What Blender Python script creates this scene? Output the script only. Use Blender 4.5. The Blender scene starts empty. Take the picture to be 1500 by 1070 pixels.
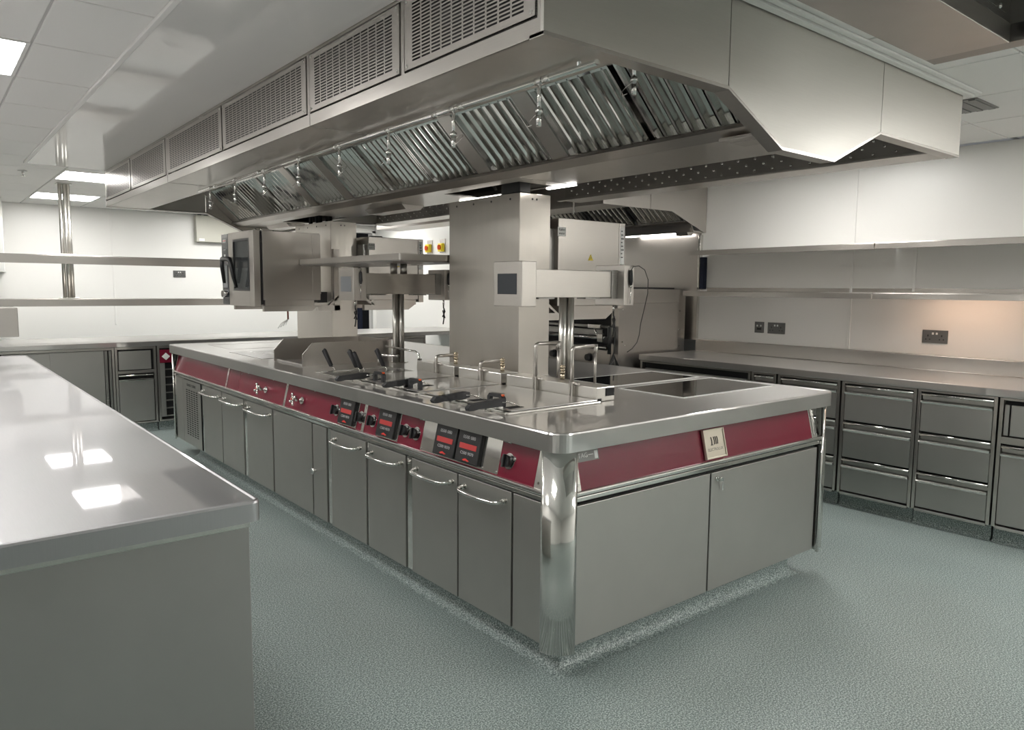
import bpy, bmesh, math, random
from mathutils import Vector, Matrix
random.seed(7)
S = bpy.context.scene
COL = S.collection

# ---------------------------------------------------------------- camera
CAM = Vector((-1.62677, -1.75734, 1.37725))
yaw, pit, roll = 0.681238, 0.102619, -0.0079299
fw = Vector((math.sin(yaw)*math.cos(pit), math.cos(yaw)*math.cos(pit), -math.sin(pit)))
rr = Vector((math.cos(yaw), -math.sin(yaw), 0)); dd = fw.cross(rr)
r2 = rr*math.cos(roll)+dd*math.sin(roll); d2 = dd*math.cos(roll)-rr*math.sin(roll)
cd = bpy.data.cameras.new('camera'); cam = bpy.data.objects.new('camera', cd); COL.objects.link(cam)
cd.sensor_width = 36; cd.lens = 1080.807/1500*36; cd.clip_start = .02
m = Matrix((( r2.x, -d2.x, -fw.x, CAM.x), (r2.y, -d2.y, -fw.y, CAM.y), (r2.z, -d2.z, -fw.z, CAM.z), (0,0,0,1)))
cam.matrix_world = m
S.camera = cam
# ---------------------------------------------------------------- world, exposure
w = bpy.data.worlds.new('world'); S.world = w; w.use_nodes = True
w.node_tree.nodes['Background'].inputs[0].default_value = (.8,.85,.9,1)
w.node_tree.nodes['Background'].inputs[1].default_value = .3
S.view_settings.view_transform = 'Standard'; S.view_settings.look = 'None'
S.view_settings.gamma = 1; S.view_settings.use_curve_mapping = False
S.view_settings.exposure = 0.08
PANEL_W = 23.5          # emission of the 600 mm ceiling panels
STRIP_W = 13.0
S.cycles.diffuse_bounces = 6; S.cycles.glossy_bounces = 6; S.cycles.max_bounces = 14
S.cycles.sample_clamp_indirect = 3
S.cycles.use_denoising = True
# room
XL, XR, YF, YB, H = -3.3, 3.66, -4.6, 8.4, 2.31

# ---------------------------------------------------------------- materials
def nt(name):
    mt = bpy.data.materials.new(name); mt.use_nodes = True
    t = mt.node_tree; return mt, t, t.nodes['Principled BSDF']
def setp(p, **k):
    for a, b in k.items():
        a = a.replace('_', ' ')
        for i in p.inputs:
            if i.name.lower() == a.lower():
                i.default_value = b if not (isinstance(b, tuple) and len(b) == 3) else (*b, 1); break
def plain(name, col, rough=.5, metal=0, **k):
    mt, t, p = nt(name); setp(p, Base_Color=col, Roughness=rough, Metallic=metal, **k)
    n = t.nodes.new('ShaderNodeTexNoise'); n.inputs['Scale'].default_value = 35
    tc = t.nodes.new('ShaderNodeTexCoord'); t.links.new(tc.outputs['Object'], n.inputs['Vector'])
    mr = t.nodes.new('ShaderNodeMapRange'); mr.inputs[3].default_value = max(0, rough*.92); mr.inputs[4].default_value = min(1, rough*1.08)
    t.links.new(n.outputs['Fac'], mr.inputs[0]); t.links.new(mr.outputs[0], p.inputs['Roughness'])
    return mt
def steel(name, col, rough, grain=(3,3,160), gs=.04, stain=.06, bump=.015, wave=0.0, wide=.6, wr=.55):
    mt, t, p = nt(name); setp(p, Base_Color=col, Metallic=1.0)
    tc = t.nodes.new('ShaderNodeTexCoord')
    mp = t.nodes.new('ShaderNodeMapping'); mp.inputs['Scale'].default_value = grain
    t.links.new(tc.outputs['Object'], mp.inputs[0])
    n = t.nodes.new('ShaderNodeTexNoise'); n.inputs['Scale'].default_value = 4; n.inputs['Detail'].default_value = 3
    t.links.new(mp.outputs[0], n.inputs['Vector'])
    n2 = t.nodes.new('ShaderNodeTexNoise'); n2.inputs['Scale'].default_value = 2.2; n2.inputs['Detail'].default_value = 5
    t.links.new(tc.outputs['Object'], n2.inputs['Vector'])
    a = t.nodes.new('ShaderNodeMath'); a.operation = 'MULTIPLY_ADD'; a.inputs[1].default_value = gs*2; a.inputs[2].default_value = rough-gs
    t.links.new(n.outputs['Fac'], a.inputs[0])
    b = t.nodes.new('ShaderNodeMath'); b.operation = 'MULTIPLY_ADD'; b.inputs[1].default_value = stain*2
    t.links.new(n2.outputs['Fac'], b.inputs[0]); t.links.new(a.outputs[0], b.inputs[2])
    c = t.nodes.new('ShaderNodeMath'); c.operation = 'SUBTRACT'; c.inputs[1].default_value = stain; c.use_clamp = True
    t.links.new(b.outputs[0], c.inputs[0]); t.links.new(c.outputs[0], p.inputs['Roughness'])
    mx = t.nodes.new('ShaderNodeMix'); mx.data_type = 'RGBA'
    mx.inputs[6].default_value = (*[v*.96 for v in col], 1); mx.inputs[7].default_value = (*[min(1, v*1.04) for v in col], 1)
    t.links.new(n.outputs['Fac'], mx.inputs[0]); t.links.new(mx.outputs[2], p.inputs['Base Color'])
    bp = t.nodes.new('ShaderNodeBump'); bp.inputs['Strength'].default_value = bump; bp.inputs['Distance'].default_value = .002
    t.links.new(n.outputs['Fac'], bp.inputs['Height'])
    if wave:
        n3 = t.nodes.new('ShaderNodeTexNoise'); n3.inputs['Scale'].default_value = 2.5; n3.inputs['Detail'].default_value = 1
        t.links.new(tc.outputs['Object'], n3.inputs['Vector'])
        b3 = t.nodes.new('ShaderNodeBump'); b3.inputs['Strength'].default_value = wave; b3.inputs['Distance'].default_value = .02
        t.links.new(n3.outputs['Fac'], b3.inputs['Height']); t.links.new(b3.outputs[0], bp.inputs['Normal'])
    t.links.new(bp.outputs[0], p.inputs['Normal'])
    if wide:    # brushed sheet scatters in a second, much broader lobe
        p2 = t.nodes.new('ShaderNodeBsdfPrincipled'); p2.inputs['Metallic'].default_value = 1; p2.inputs['Roughness'].default_value = wr
        t.links.new(mx.outputs[2], p2.inputs['Base Color'])
        ms = t.nodes.new('ShaderNodeMixShader'); ms.inputs[0].default_value = wide
        t.links.new(p.outputs[0], ms.inputs[1]); t.links.new(p2.outputs[0], ms.inputs[2])
        t.links.new(ms.outputs[0], t.nodes['Material Output'].inputs[0])
    return mt
M = {}
M['steel'] = steel('brushed_steel', (.58,.55,.515), .20, gs=.02, stain=.05, bump=.004, wave=.012, wide=.35, wr=.5)
M['steel_v'] = steel('brushed_steel_vertical_grain', (.62,.585,.54), .20, grain=(5,5,.5), gs=.03, stain=.05, bump=.0, wave=.04, wide=.35, wr=.5)
M['door'] = steel('door_steel', (.46,.45,.425), .36, grain=(2,2,2), gs=.01, stain=.02, bump=0, wide=.55)
M['top'] = steel('worktop_steel', (.67,.65,.635), .07, grain=(4,130,4), gs=.02, stain=.03, bump=.006, wave=.012, wide=.45, wr=.45)
M['table'] = steel('prep_table_steel', (.50,.49,.505), .03, grain=(130,4,4), gs=.01, stain=.01, bump=.002, wave=.008, wide=.5, wr=.45)
M['hood'] = steel('hood_steel', (.58,.55,.52), .22, grain=(3,3,90), gs=.02, bump=.003, wave=.012, wide=.4, wr=.5)
M['hood_end'] = steel('hood_end_steel', (.58,.565,.53), .36, grain=(3,3,90), gs=.02, stain=.05, bump=.003, wave=.01, wide=.5, wr=.55)
M['panel_steel'] = steel('table_panel_steel', (.40,.395,.38), .34, grain=(2,2,2), gs=.01, stain=.02, bump=0, wide=.6)
M['dark_steel'] = steel('darker_satin_steel', (.36,.35,.335), .25, grain=(3,3,160), bump=.003, wave=.0, wide=.4)
M['mirror'] = steel('polished_steel', (.72,.71,.68), .08, gs=.01, stain=.03, bump=0, wave=.02, wide=.15, wr=.4)
M['tube'] = steel('tube_steel', (.72,.70,.66), .16, gs=.01, stain=.02, bump=0, wide=.5, wr=.4)
M['filter'] = steel('filter_steel', (.66,.66,.64), .05, grain=(30,30,3), gs=.01, stain=.02, bump=0, wave=.10, wide=.08, wr=.3)
M['chrome'] = plain('chrome', (.78,.77,.75), .06, 1)
M['brass'] = plain('nickel_brass', (.66,.58,.45), .18, 1)
M['red'] = plain('burgundy_enamel', (.15,.010,.026), .25, 0, Specular_IOR_Level=.35, Coat_Weight=.08, Coat_Roughness=.05)
M['white'] = plain('white_wall_cladding', (.80,.79,.765), .32)
M['tile'] = plain('ceiling_tile_white', (.86,.85,.83), .38)
M['gloss'] = plain('gloss_white_panel', (.82,.81,.79), .05, 0, Specular_IOR_Level=.45)
M['grid'] = plain('ceiling_grid', (.52,.51,.50), .5)
M['black'] = plain('black_plastic', (.012,.012,.013), .38)
M['rubber'] = plain('black_rubber', (.018,.018,.02), .55)
M['void'] = plain('dark_interior', (.006,.006,.007), .7)  # near-black colour stands in for shade inside gaps and openings
M['glass'] = plain('black_glass', (.008,.009,.010), .05, 0, Coat_Weight=1.0)
M['screen'] = plain('dark_touch_screen', (.03,.034,.042), .12)
M['screen_grey'] = plain('grey_touch_screen', (.17,.18,.19), .25)
M['redbar'] = plain('red_display', (.42,.035,.035), .35)
M['redink'] = plain('red_ink', (.6,.03,.02), .5)
M['ink'] = plain('light_grey_ink', (.42,.42,.42), .6)
M['darkink'] = plain('dark_ink', (.03,.03,.03), .6)
M['paper'] = plain('white_label', (.75,.75,.73), .6)
M['socket'] = plain('brushed_grey_socket', (.13,.13,.125), .4, .6)
M['cream'] = plain('cream_cabinet', (.50,.49,.43), .5)
M['yellow'] = plain('yellow_plastic', (.75,.58,.02), .4)
M['orange'] = plain('orange_plastic', (.7,.1,.02), .4)
M['wood'] = plain('plywood', (.16,.115,.06), .6)
M['blue'] = plain('navy_cloth', (.008,.012,.03), .9)
M['bluefilm'] = plain('blue_grey_film', (.09,.11,.14), .3)
M['badge'] = plain('cast_nickel', (.62,.57,.48), .38, 1)
M['cable'] = plain('black_cable', (.01,.01,.01), .5)
M['redwire'] = plain('brown_wire', (.25,.04,.02), .5)
def emit(name, col, s):
    mt, t, p = nt(name); setp(p, Base_Color=(.8,.8,.8), Emission_Color=col, Emission_Strength=s); return mt
M['panel'] = emit('light_panel', (1,.985,.95), PANEL_W)
M['strip'] = emit('led_strip', (1,.96,.9), STRIP_W)
M['warm'] = emit('warm_led_strip', (1,.66,.46), 24)
# oven window glass
mt, t, p = nt('tinted_glass'); setp(p, Base_Color=(.30,.32,.33), Roughness=.03, Transmission_Weight=.85, IOR=1.2); M['tint'] = mt
# floor: safety vinyl with fine flecks
mt, t, p = nt('safety_vinyl')
tc = t.nodes.new('ShaderNodeTexCoord')
def noise(s, d=2):
    n = t.nodes.new('ShaderNodeTexNoise'); n.inputs['Scale'].default_value = s; n.inputs['Detail'].default_value = d
    t.links.new(tc.outputs['Object'], n.inputs['Vector']); return n
n1, n2, n3 = noise(185, 2), noise(2.0, 4), noise(520, 1)
cr = t.nodes.new('ShaderNodeValToRGB'); e = cr.color_ramp.elements
e[0].position = .38; e[0].color = (.095,.125,.12,1); e[1].position = .63; e[1].color = (.43,.485,.47,1)
k = e.new(.5); k.color = (.205,.25,.24,1)
t.links.new(n1.outputs['Fac'], cr.inputs[0])
mx = t.nodes.new('ShaderNodeMix'); mx.data_type = 'RGBA'; mx.blend_type = 'MULTIPLY'; mx.inputs[0].default_value = 1
r = t.nodes.new('ShaderNodeMapRange'); r.inputs[3].default_value = .86; r.inputs[4].default_value = 1.14
t.links.new(n2.outputs['Fac'], r.inputs[0]); t.links.new(cr.outputs[0], mx.inputs[6]); t.links.new(r.outputs[0], mx.inputs[7])
t.links.new(mx.outputs[2], p.inputs['Base Color'])
r = t.nodes.new('ShaderNodeMapRange'); r.inputs[3].default_value = .3; r.inputs[4].default_value = .55
t.links.new(n3.outputs['Fac'], r.inputs[0]); t.links.new(r.outputs[0], p.inputs['Roughness'])
M['floor'] = mt

# ---------------------------------------------------------------- mesh helpers
WL = {}
class MB:
    def __init__(s): s.bm = bmesh.new()
    def box(s, x0, x1, y0, y1, z0, z1, bev=0, seg=2, mat=None):
        b = bmesh.new() if (bev or mat is not None) else s.bm
        vs = [b.verts.new(v) for v in ((x0,y0,z0),(x1,y0,z0),(x1,y1,z0),(x0,y1,z0),(x0,y0,z1),(x1,y0,z1),(x1,y1,z1),(x0,y1,z1))]
        for f in ((3,2,1,0),(4,5,6,7),(0,1,5,4),(1,2,6,5),(2,3,7,6),(3,0,4,7)): b.faces.new([vs[i] for i in f])
        if b is not s.bm:
            if bev:
                bev = min(bev, .49*min(abs(x1-x0), abs(y1-y0), abs(z1-z0)))
                bmesh.ops.bevel(b, geom=b.edges[:], offset=bev, segments=seg, profile=.5, affect='EDGES')
            if mat is not None: bmesh.ops.transform(b, matrix=mat, verts=b.verts)
            s.join(b)
        return s
    def join(s, b):
        mp = {}
        for v in b.verts: mp[v] = s.bm.verts.new(v.co)
        for f in b.faces:
            try: s.bm.faces.new([mp[v] for v in f.verts]).smooth = f.smooth
            except ValueError: pass
        b.free()
    def prism(s, pts, axis, a0, a1, mat=None):
        """pts: 2D outline, extruded along axis ('X': pts=(y,z); 'Y': pts=(x,z); 'Z': pts=(x,y))"""
        f = {'X': lambda p, a: (a, p[0], p[1]), 'Y': lambda p, a: (p[0], a, p[1]), 'Z': lambda p, a: (p[0], p[1], a)}[axis]
        b = bmesh.new()
        A = [b.verts.new(f(p, a0)) for p in pts]; B = [b.verts.new(f(p, a1)) for p in pts]
        n = len(pts)
        b.faces.new(A); b.faces.new(B[::-1])
        for i in range(n): b.faces.new((A[i], B[i], B[(i+1) % n], A[(i+1) % n]))
        bmesh.ops.recalc_face_normals(b, faces=b.faces)
        if mat is not None: bmesh.ops.transform(b, matrix=mat, verts=b.verts)
        s.join(b); return s
    def tube(s, pts, r, n=10, cap=True):
        pts = [Vector(p) for p in pts]; b = bmesh.new(); rings = []
        rad = r if isinstance(r, (list, tuple)) else [r]*len(pts)
        up = None
        for i, p in enumerate(pts):
            t = (pts[min(i+1, len(pts)-1)]-pts[max(i-1, 0)]).normalized()
            if up is None:
                up = t.orthogonal().normalized()
            else:
                up = (up - t*up.dot(t)); up = up.normalized() if up.length > 1e-6 else t.orthogonal().normalized()
            q = t.cross(up)
            rings.append([b.verts.new(p+(up*math.cos(2*math.pi*k/n)+q*math.sin(2*math.pi*k/n))*rad[i]) for k in range(n)])
        for a, c in zip(rings, rings[1:]):
            for k in range(n): b.faces.new((a[k], a[(k+1) % n], c[(k+1) % n], c[k])).smooth = True
        if cap: b.faces.new(rings[0][::-1]); b.faces.new(rings[-1])
        bmesh.ops.recalc_face_normals(b, faces=b.faces)
        s.join(b); return s
    def cyl(s, c, r, h, axis='Z', n=20, mat=None):
        d = {'X': Vector((h,0,0)), 'Y': Vector((0,h,0)), 'Z': Vector((0,0,h))}[axis]
        c = Vector(c); return s.tube([c, c+d], r, n)
    def sphere(s, c, r, n=10):
        b = bmesh.new(); bmesh.ops.create_uvsphere(b, u_segments=n, v_segments=n//2+2, radius=r)
        bmesh.ops.translate(b, verts=b.verts, vec=c)
        for f in b.faces: f.smooth = True
        s.join(b); return s
    def xf(s, mat): bmesh.ops.transform(s.bm, matrix=mat, verts=s.bm.verts); return s
def link(name, me, parent, off):
    o = bpy.data.objects.new(name, me); COL.objects.link(o)
    if parent is not None: o.parent = parent
    WL[o.name] = off; return o
def build(name, mb, mat, parent=None, origin=None):
    """one mesh object; verts are given in world coordinates"""
    off = WL[parent.name] if parent is not None else Vector(origin if origin is not None else (0,0,0))
    me = bpy.data.meshes.new(name)
    bmesh.ops.translate(mb.bm, verts=mb.bm.verts, vec=-off)
    mb.bm.to_mesh(me); mb.bm.free(); me.materials.append(M[mat] if isinstance(mat, str) else mat)
    o = link(name, me, parent, off)
    if parent is None: o.location = off
    return o
def tag(o, label=None, cat=None, group=None, kind=None):
    if label: o['label'] = label
    if cat: o['category'] = cat
    if group: o['group'] = group
    if kind: o['kind'] = kind
    return o
def thing(name, loc, label, cat, group=None):
    o = bpy.data.objects.new(name, None); COL.objects.link(o); o.location = loc; o.empty_display_size = .1
    WL[o.name] = Vector(loc); return tag(o, label, cat, group)
def dup(root, loc, label=None):
    mp = {}
    def cp(o, par):
        c = o.copy(); COL.objects.link(c); c.parent = par
        for ch in o.children: cp(ch, c)
        return c
    c = cp(root, None); c.location = loc; WL[c.name] = Vector(loc)
    if label: c['label'] = label
    return c
def text(name, s, size, mat4, mat, parent, ext=.0003, align='CENTER', sx=1.0):
    cu = bpy.data.curves.new('t', 'FONT'); cu.body = s; cu.size = size; cu.extrude = ext; cu.align_x = align; cu.align_y = 'CENTER'; cu.resolution_u = 2
    o = bpy.data.objects.new('t', cu); me = bpy.data.meshes.new_from_object(o)
    bpy.data.objects.remove(o); bpy.data.curves.remove(cu)
    me.name = name
    off = WL[parent.name]
    me.transform(Matrix.Translation(-off) @ mat4 @ Matrix.Diagonal((sx,1,1,1)))
    me.materials.clear(); me.materials.append(M[mat]); return link(name, me, parent, off)
def frameM(o, u, v, w):
    return Matrix(((u[0],v[0],w[0],o[0]),(u[1],v[1],w[1],o[1]),(u[2],v[2],w[2],o[2]),(0,0,0,1)))
def rounded(x0, x1, y0, y1, r, n=6, corners=(1,1,1,1)):
    """outline of a rectangle, counter-clockwise from (x0,y0); corners: (x0y0, x1y0, x1y1, x0y1)"""
    out = []
    for (cx, cy, a, ok, px, py) in ((x0+r,y0+r,180,corners[0],x0,y0),(x1-r,y0+r,270,corners[1],x1,y0),(x1-r,y1-r,0,corners[2],x1,y1),(x0+r,y1-r,90,corners[3],x0,y1)):
        if ok: out += [(cx+r*math.cos(math.radians(a+90*k/n)), cy+r*math.sin(math.radians(a+90*k/n))) for k in range(n+1)]
        else: out.append((px, py))
    return out

# ================================================================ THE SETTING
def struct(name, mb, mat): return tag(build(name, mb, mat), kind='structure')
struct('floor', MB().box(XL-.1, 5.0, YF-.1, YB+.1, -.1, 0), 'floor')
struct('wall_left', MB().box(XL-.1, XL, YF-.1, YB+.1, 0, H), 'white')
struct('wall_front', MB().box(XL, 5.0, YF-.1, YF, 0, H), 'white')
# back wall with the doorway
struct('wall_back', MB().box(XL, 3.36, YB, YB+.1, 0, H).box(3.84, 5.0, YB, YB+.1, 0, H).box(3.36, 3.84, YB, YB+.1, 2.2, H), 'white')
struct('wall_right', MB().box(XR, XR+.12, YF, 2.2, 0, H).box(3.9, 4.02, 2.2, YB, 0, H), 'white')
struct('wall_nib', MB().box(-1.6, -.83, 7.9, YB, 0, H), 'white')
d1 = tag(build('door_1', MB().box(3.30, 3.36, YB-.03, YB+.02, 0, 2.24, .004).box(3.84, 3.90, YB-.03, YB+.02, 0, 2.24, .004).box(3.30, 3.90, YB-.03, YB+.02, 2.2, 2.26, .004), 'white'), kind='structure')
struct('wall_beyond', MB().box(2.9, 4.4, 9.3, 9.35, 0, H), 'void')
# ceiling: grid of 600 mm tiles, light panels set into it
cx0, cy0 = 1.79, -.08
ceil = bpy.data.objects.new('ceiling', None); COL.objects.link(ceil); ceil['kind'] = 'structure'; WL['ceiling'] = Vector((0,0,0))
build('ceiling_slab', MB().box(XL-.1, 5.0, YF-.1, YB+.1, H+.03, H+.1), 'tile', ceil)
LIGHTS = {(-4,9),(-4,12),(-6,3),(-6,-1),(-1,-5),(1,-6),(1,1),(2,-3),(2,-6),(1,9),(2,12),(-1,12),(-6,7),(0,-5),(-8,1),(-8,5)}  # a few are seen; most unseen ones are added to brighten the room
tm = None; grid = MB()
for ix in range(-8, 4):
    for iy in range(-7, 15):
        x, y = cx0+.6*ix, cy0+.6*iy
        x0, x1, y0, y1 = max(x, XL), min(x+.6, XR if y < 2.0 else 3.9), max(y, YF), min(y+.6, YB)
        if x1-x0 < .08 or y1-y0 < .08: continue
        if (ix, iy) in LIGHTS: continue
        # above the hoods nothing is seen
        if x0 >= -.61 and x1 <= 2.0 and y0 >= 0 and y1 <= 4.8: continue
        full = abs(x1-x0-.6) < 1e-3 and abs(y1-y0-.6) < 1e-3
        if full:
            if tm is None:
                b = MB().box(.005, .595, .005, .595, 0, .02, .002, 1); tm = bpy.data.meshes.new('ceiling_tile'); b.bm.to_mesh(tm); b.bm.free(); tm.materials.append(M['tile'])
            o = link('ceiling_tile', tm, ceil, Vector((0,0,0))); o.location = (x, y, H)
        else:
            build('ceiling_tile', MB().box(x0+.005, x1-.005, y0+.005, y1-.005, H, H+.02), 'tile', ceil)
for ix in range(-8, 5):
    x = cx0+.6*ix
    if XL < x < 3.9: grid.box(x-.006, x+.006, YF, YB, H+.006, H+.02)
for iy in range(-7, 15):
    y = cy0+.6*iy
    if YF < y < YB: grid.box(XL, 3.9, y-.006, y+.006, H+.007, H+.021)
build('ceiling_grid', grid, 'grid', ceil)
wherelab = {(-4,9): 'square lit ceiling panel just beyond the far end of the hood', (-4,12): 'square lit ceiling panel nearest the back wall, past the shelf pole',
  (-6,3): 'square lit ceiling panel at the left edge above the left table'}
for i, (ix, iy) in enumerate(sorted(LIGHTS)):
    x, y = cx0+.6*ix, cy0+.6*iy
    l = thing('ceiling_light', (x+.3, y+.3, H), wherelab.get((ix,iy), 'unseen lit square ceiling panel, placed to light the room'), 'ceiling light', 'flat square ceiling lights')
    build('light_frame', MB().box(x+.004,x+.596,y+.004,y+.018,H-.002,H+.02).box(x+.004,x+.596,y+.582,y+.596,H-.002,H+.02).box(x+.004,x+.018,y+.018,y+.582,H-.002,H+.02).box(x+.582,x+.596,y+.018,y+.582,H-.002,H+.02), 'tile', l)
    build('diffuser', MB().box(x+.018,x+.582,y+.018,y+.582,H+.002,H+.018), 'panel', l)
# gloss closing panel beside the island hood
tag(build('trim_1', MB().box(-.895, -.362, -1.9, 5.0, H-.012, H-.002, .001), 'gloss'), kind='structure')
tag(build('trim_2', MB().box(-.915, -.893, -1.9, 5.0, H-.016, H-.001, .003), 'tile').__class__ and bpy.data.objects['trim_2'], kind='structure')
# white closing strips round the hood end
tag(build('trim_3', MB().box(-.36, 2.3, -.345, -.315, H-.02, H-.002, .004).box(-.36, 2.3, -.375, -.35, H-.012, H-.002, .003), 'tile'), kind='structure')
# wall joint covers
tag(build('trim_4', MB().box(XR-.008, XR, .86, .88, .96, H, .003), 'white'), kind='structure')
tag(build('trim_5', MB().box(XR-.008, XR, .43, .45, 1.38, 1.7, .003), 'white'), kind='structure')
tag(build('trim_6', MB().box(.30, .32, YB-.008, YB, .9, H, .003).box(2.9, 2.92, YB-.008, YB, .9, H, .003).box(4.2,4.22,YB-.008,YB,.9,H,.003), 'white'), kind='structure')

def cove_run(mb, axis, pos, a0, a1, sgn, h=.10, r=.045, z0=0.0):
    """coved skirting: concave fillet from the floor up a kick; sgn: direction away from the kick"""
    pts = [(pos, z0), (pos, h)]
    prof = [(pos, h), (pos+sgn*.004, h)]
    n = 6
    for k in range(n+1):
        a = math.pi/2*k/n
        prof.append((pos+sgn*(.004+r-r*math.cos(a)), z0+.002+r-r*math.sin(a)))
    prof.append((pos, z0))
    if axis == 'X': mb.prism([(y, z) for y, z in prof], 'X', a0, a1)
    else: mb.prism([(x, z) for x, z in prof], 'Y', a0, a1)

def cove_ring(mb, x0, x1, y0, y1, h=.10, r=.05):
    """coved skirting all round a plinth, mitred at the corners"""
    b = bmesh.new(); rings = []
    prof = [(.001,h)] + [(.002+r-r*math.cos(math.pi/2*k/8), .001+r-r*math.sin(math.pi/2*k/8)) for k in range(9)]
    for d, z in prof:
        rings.append([b.verts.new(v) for v in ((x0-d,y0-d,z),(x1+d,y0-d,z),(x1+d,y1+d,z),(x0-d,y1+d,z))])
    for p_, q_ in zip(rings, rings[1:]):
        for k in range(4): b.faces.new((p_[k], p_[(k+1) % 4], q_[(k+1) % 4], q_[k]))
    bmesh.ops.recalc_face_normals(b, faces=b.faces); mb.join(b)
# ================================================================ ISLAND
L, W = 4.80, 1.815
ZT = .90; FT = .0676
isl = thing('cooking_suite', (W/2, L/2, 0), 'long steel and burgundy cooking suite island with fryers and doors, under the large hood', 'cooking island')
kx0, kx1, ky0, ky1 = .125, 1.64, .115, 4.42
mb = MB().box(kx0, kx1, ky0, ky1, 0, .115)
cove_ring(mb, kx0, kx1, ky0, ky1)
build('kick_plinth', mb, 'floor', isl)
build('carcass', MB().box(.052, W-.052, .052, L-.052, .12, .66).box(.09, W-.09, .09, L-.09, .66, .832), 'void', isl)
# worktop (thing of its own)
top = thing('worktop', (W/2, L/2, .83), 'long stainless worktop of the central cooking island with rounded corners', 'worktop')
def slab(mb, x0, x1, y0, y1, z0, z1, r, rim=.012):
    b = bmesh.new(); pts = rounded(x0, x1, y0, y1, r, 8)
    rings = []
    def ring(d, z):
        pp = rounded(x0+d, x1-d, y0+d, y1-d, max(r-d, .004), 8); return [b.verts.new((x, y, z)) for x, y in pp]
    R = [ring(.02, z0), ring(0, z0), ring(0, z1-.006), ring(.002, z1-.001), ring(.006, z1+.001), ring(rim, z1+.001), ring(rim+.004, z1-.0015)]
    for a, c in zip(R, R[1:]):
        n = len(a)
        for k in range(n): b.faces.new((a[k], a[(k+1) % n], c[(k+1) % n], c[k]))
    b.faces.new(R[0][::-1]); b.faces.new(R[-1])
    bmesh.ops.recalc_face_normals(b, faces=b.faces); mb.join(b); return mb
build('worktop_slab', slab(MB(), 0, W, 0, L, ZT-FT, ZT, .06), 'top', top)
ZS = ZT-.0015
# slanted fascia frames
tan_ = .034/.145; c_ = 1/math.hypot(1, tan_); s_ = tan_*c_
def FR(y, z):   # front (-X) fascia, origin at height z on the slope, position y
    return frameM((.028+(z-.685)*tan_, y, z), (0,-1,0), (s_,0,c_), (-c_,0,s_))
def FE(x, z):   # near end (-Y)
    return frameM((x, .028+(z-.685)*tan_, z), (1,0,0), (0,s_,c_), (0,-c_,s_))
hS = .147
def fpanel(name, Mx, u0, u1, v0, v1, w0, w1, mat, par, bev=0):
    return build(name, MB().box(u0, u1, v0, v1, w0, w1, bev, mat=Mx), mat, par)
ys = [4.70, 3.43, 2.40, 1.43, .158]
for a, b in zip(ys, ys[1:]):
    build('fascia_panel', MB().box(-(a-.002)+0, -(b+.002), 0, hS, -.006, 0, mat=FR(0, .685)), 'red', isl)
for y in ys[1:4]:
    s = build('joint_strip', MB().box(-y-.013, -y+.013, 0, hS, -.001, .004, .001, mat=FR(0,.685)), 'mirror', isl)
    for v in (.02, .04, .115):
        build('screw', MB().cyl((0,0,0), .0045, .003, 'Z', 8).xf(FR(y,.685) @ Matrix.Translation((0, v, .003))), 'chrome', s)
build('fascia_panel', MB().box(.134, 1.66, 0, hS, -.006, 0, mat=FE(0,.685)), 'red', isl)
build('fascia_panel', MB().box(-4.70, -.135, 0, hS, -.006, 0, mat=frameM((W-.028,0,.685),(0,1,0),(-s_,0,c_),(c_,0,s_)) @ Matrix.Rotation(0,4,'Z') @ Matrix.Scale(-1,4,(1,0,0))), 'steel', isl)
# end brackets
e = build('end_bracket', MB().prism([(.075,0),(.133,0),(.133,hS),(.075,hS)], 'Z', -.005, .001, mat=FE(0,.685)), 'tube', isl)
build('screw', MB().cyl((.122,.02,.001),.005,.003,'Z',8).xf(FE(0,.685)), 'chrome', e)
e = build('end_bracket', MB().prism([(-.157,0),(-.08,0),(-.08,hS),(-.157,hS)], 'Z', -.005, .001, mat=FR(0,.685)), 'tube', isl)
build('screw', MB().cyl((-.135,.02,.001),.005,.003,'Z',8).xf(FR(0,.685)), 'chrome', e)
e = build('end_bracket', MB().box(1.66, 1.705, 0, hS, -.004, .003, .001, mat=FE(0,.685)).box(1.664,1.70,.10,.14,.003,.012,.003,mat=FE(0,.685)).box(1.672,1.69,.01,.10,.003,.009,.002,mat=FE(0,.685)), 'mirror', isl)
for u, v in ((1.674,.125),(1.691,.125),(1.682,.02)): build('screw', MB().cyl((0,0,0), .005, .003,'Z',8).xf(FE(u,.685) @ Matrix.Translation((0,v,.011))), 'chrome', e)
build('end_bracket', MB().box(-4.76, -4.705, 0, hS, -.004, .003, .001, mat=FR(0,.685)), 'mirror', isl)
# rail below the fascia
build('rail', MB().box(.014, .05, .10, L-.05, .668, .686, .006, 3).box(.022,.05,.10,L-.05,.648,.664,.002), 'mirror', isl)
build('rail', MB().box(.10, W-.06, .014, .05, .668, .686, .006, 3).box(.10,W-.06,.022,.05,.648,.664,.002), 'mirror', isl)
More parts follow.
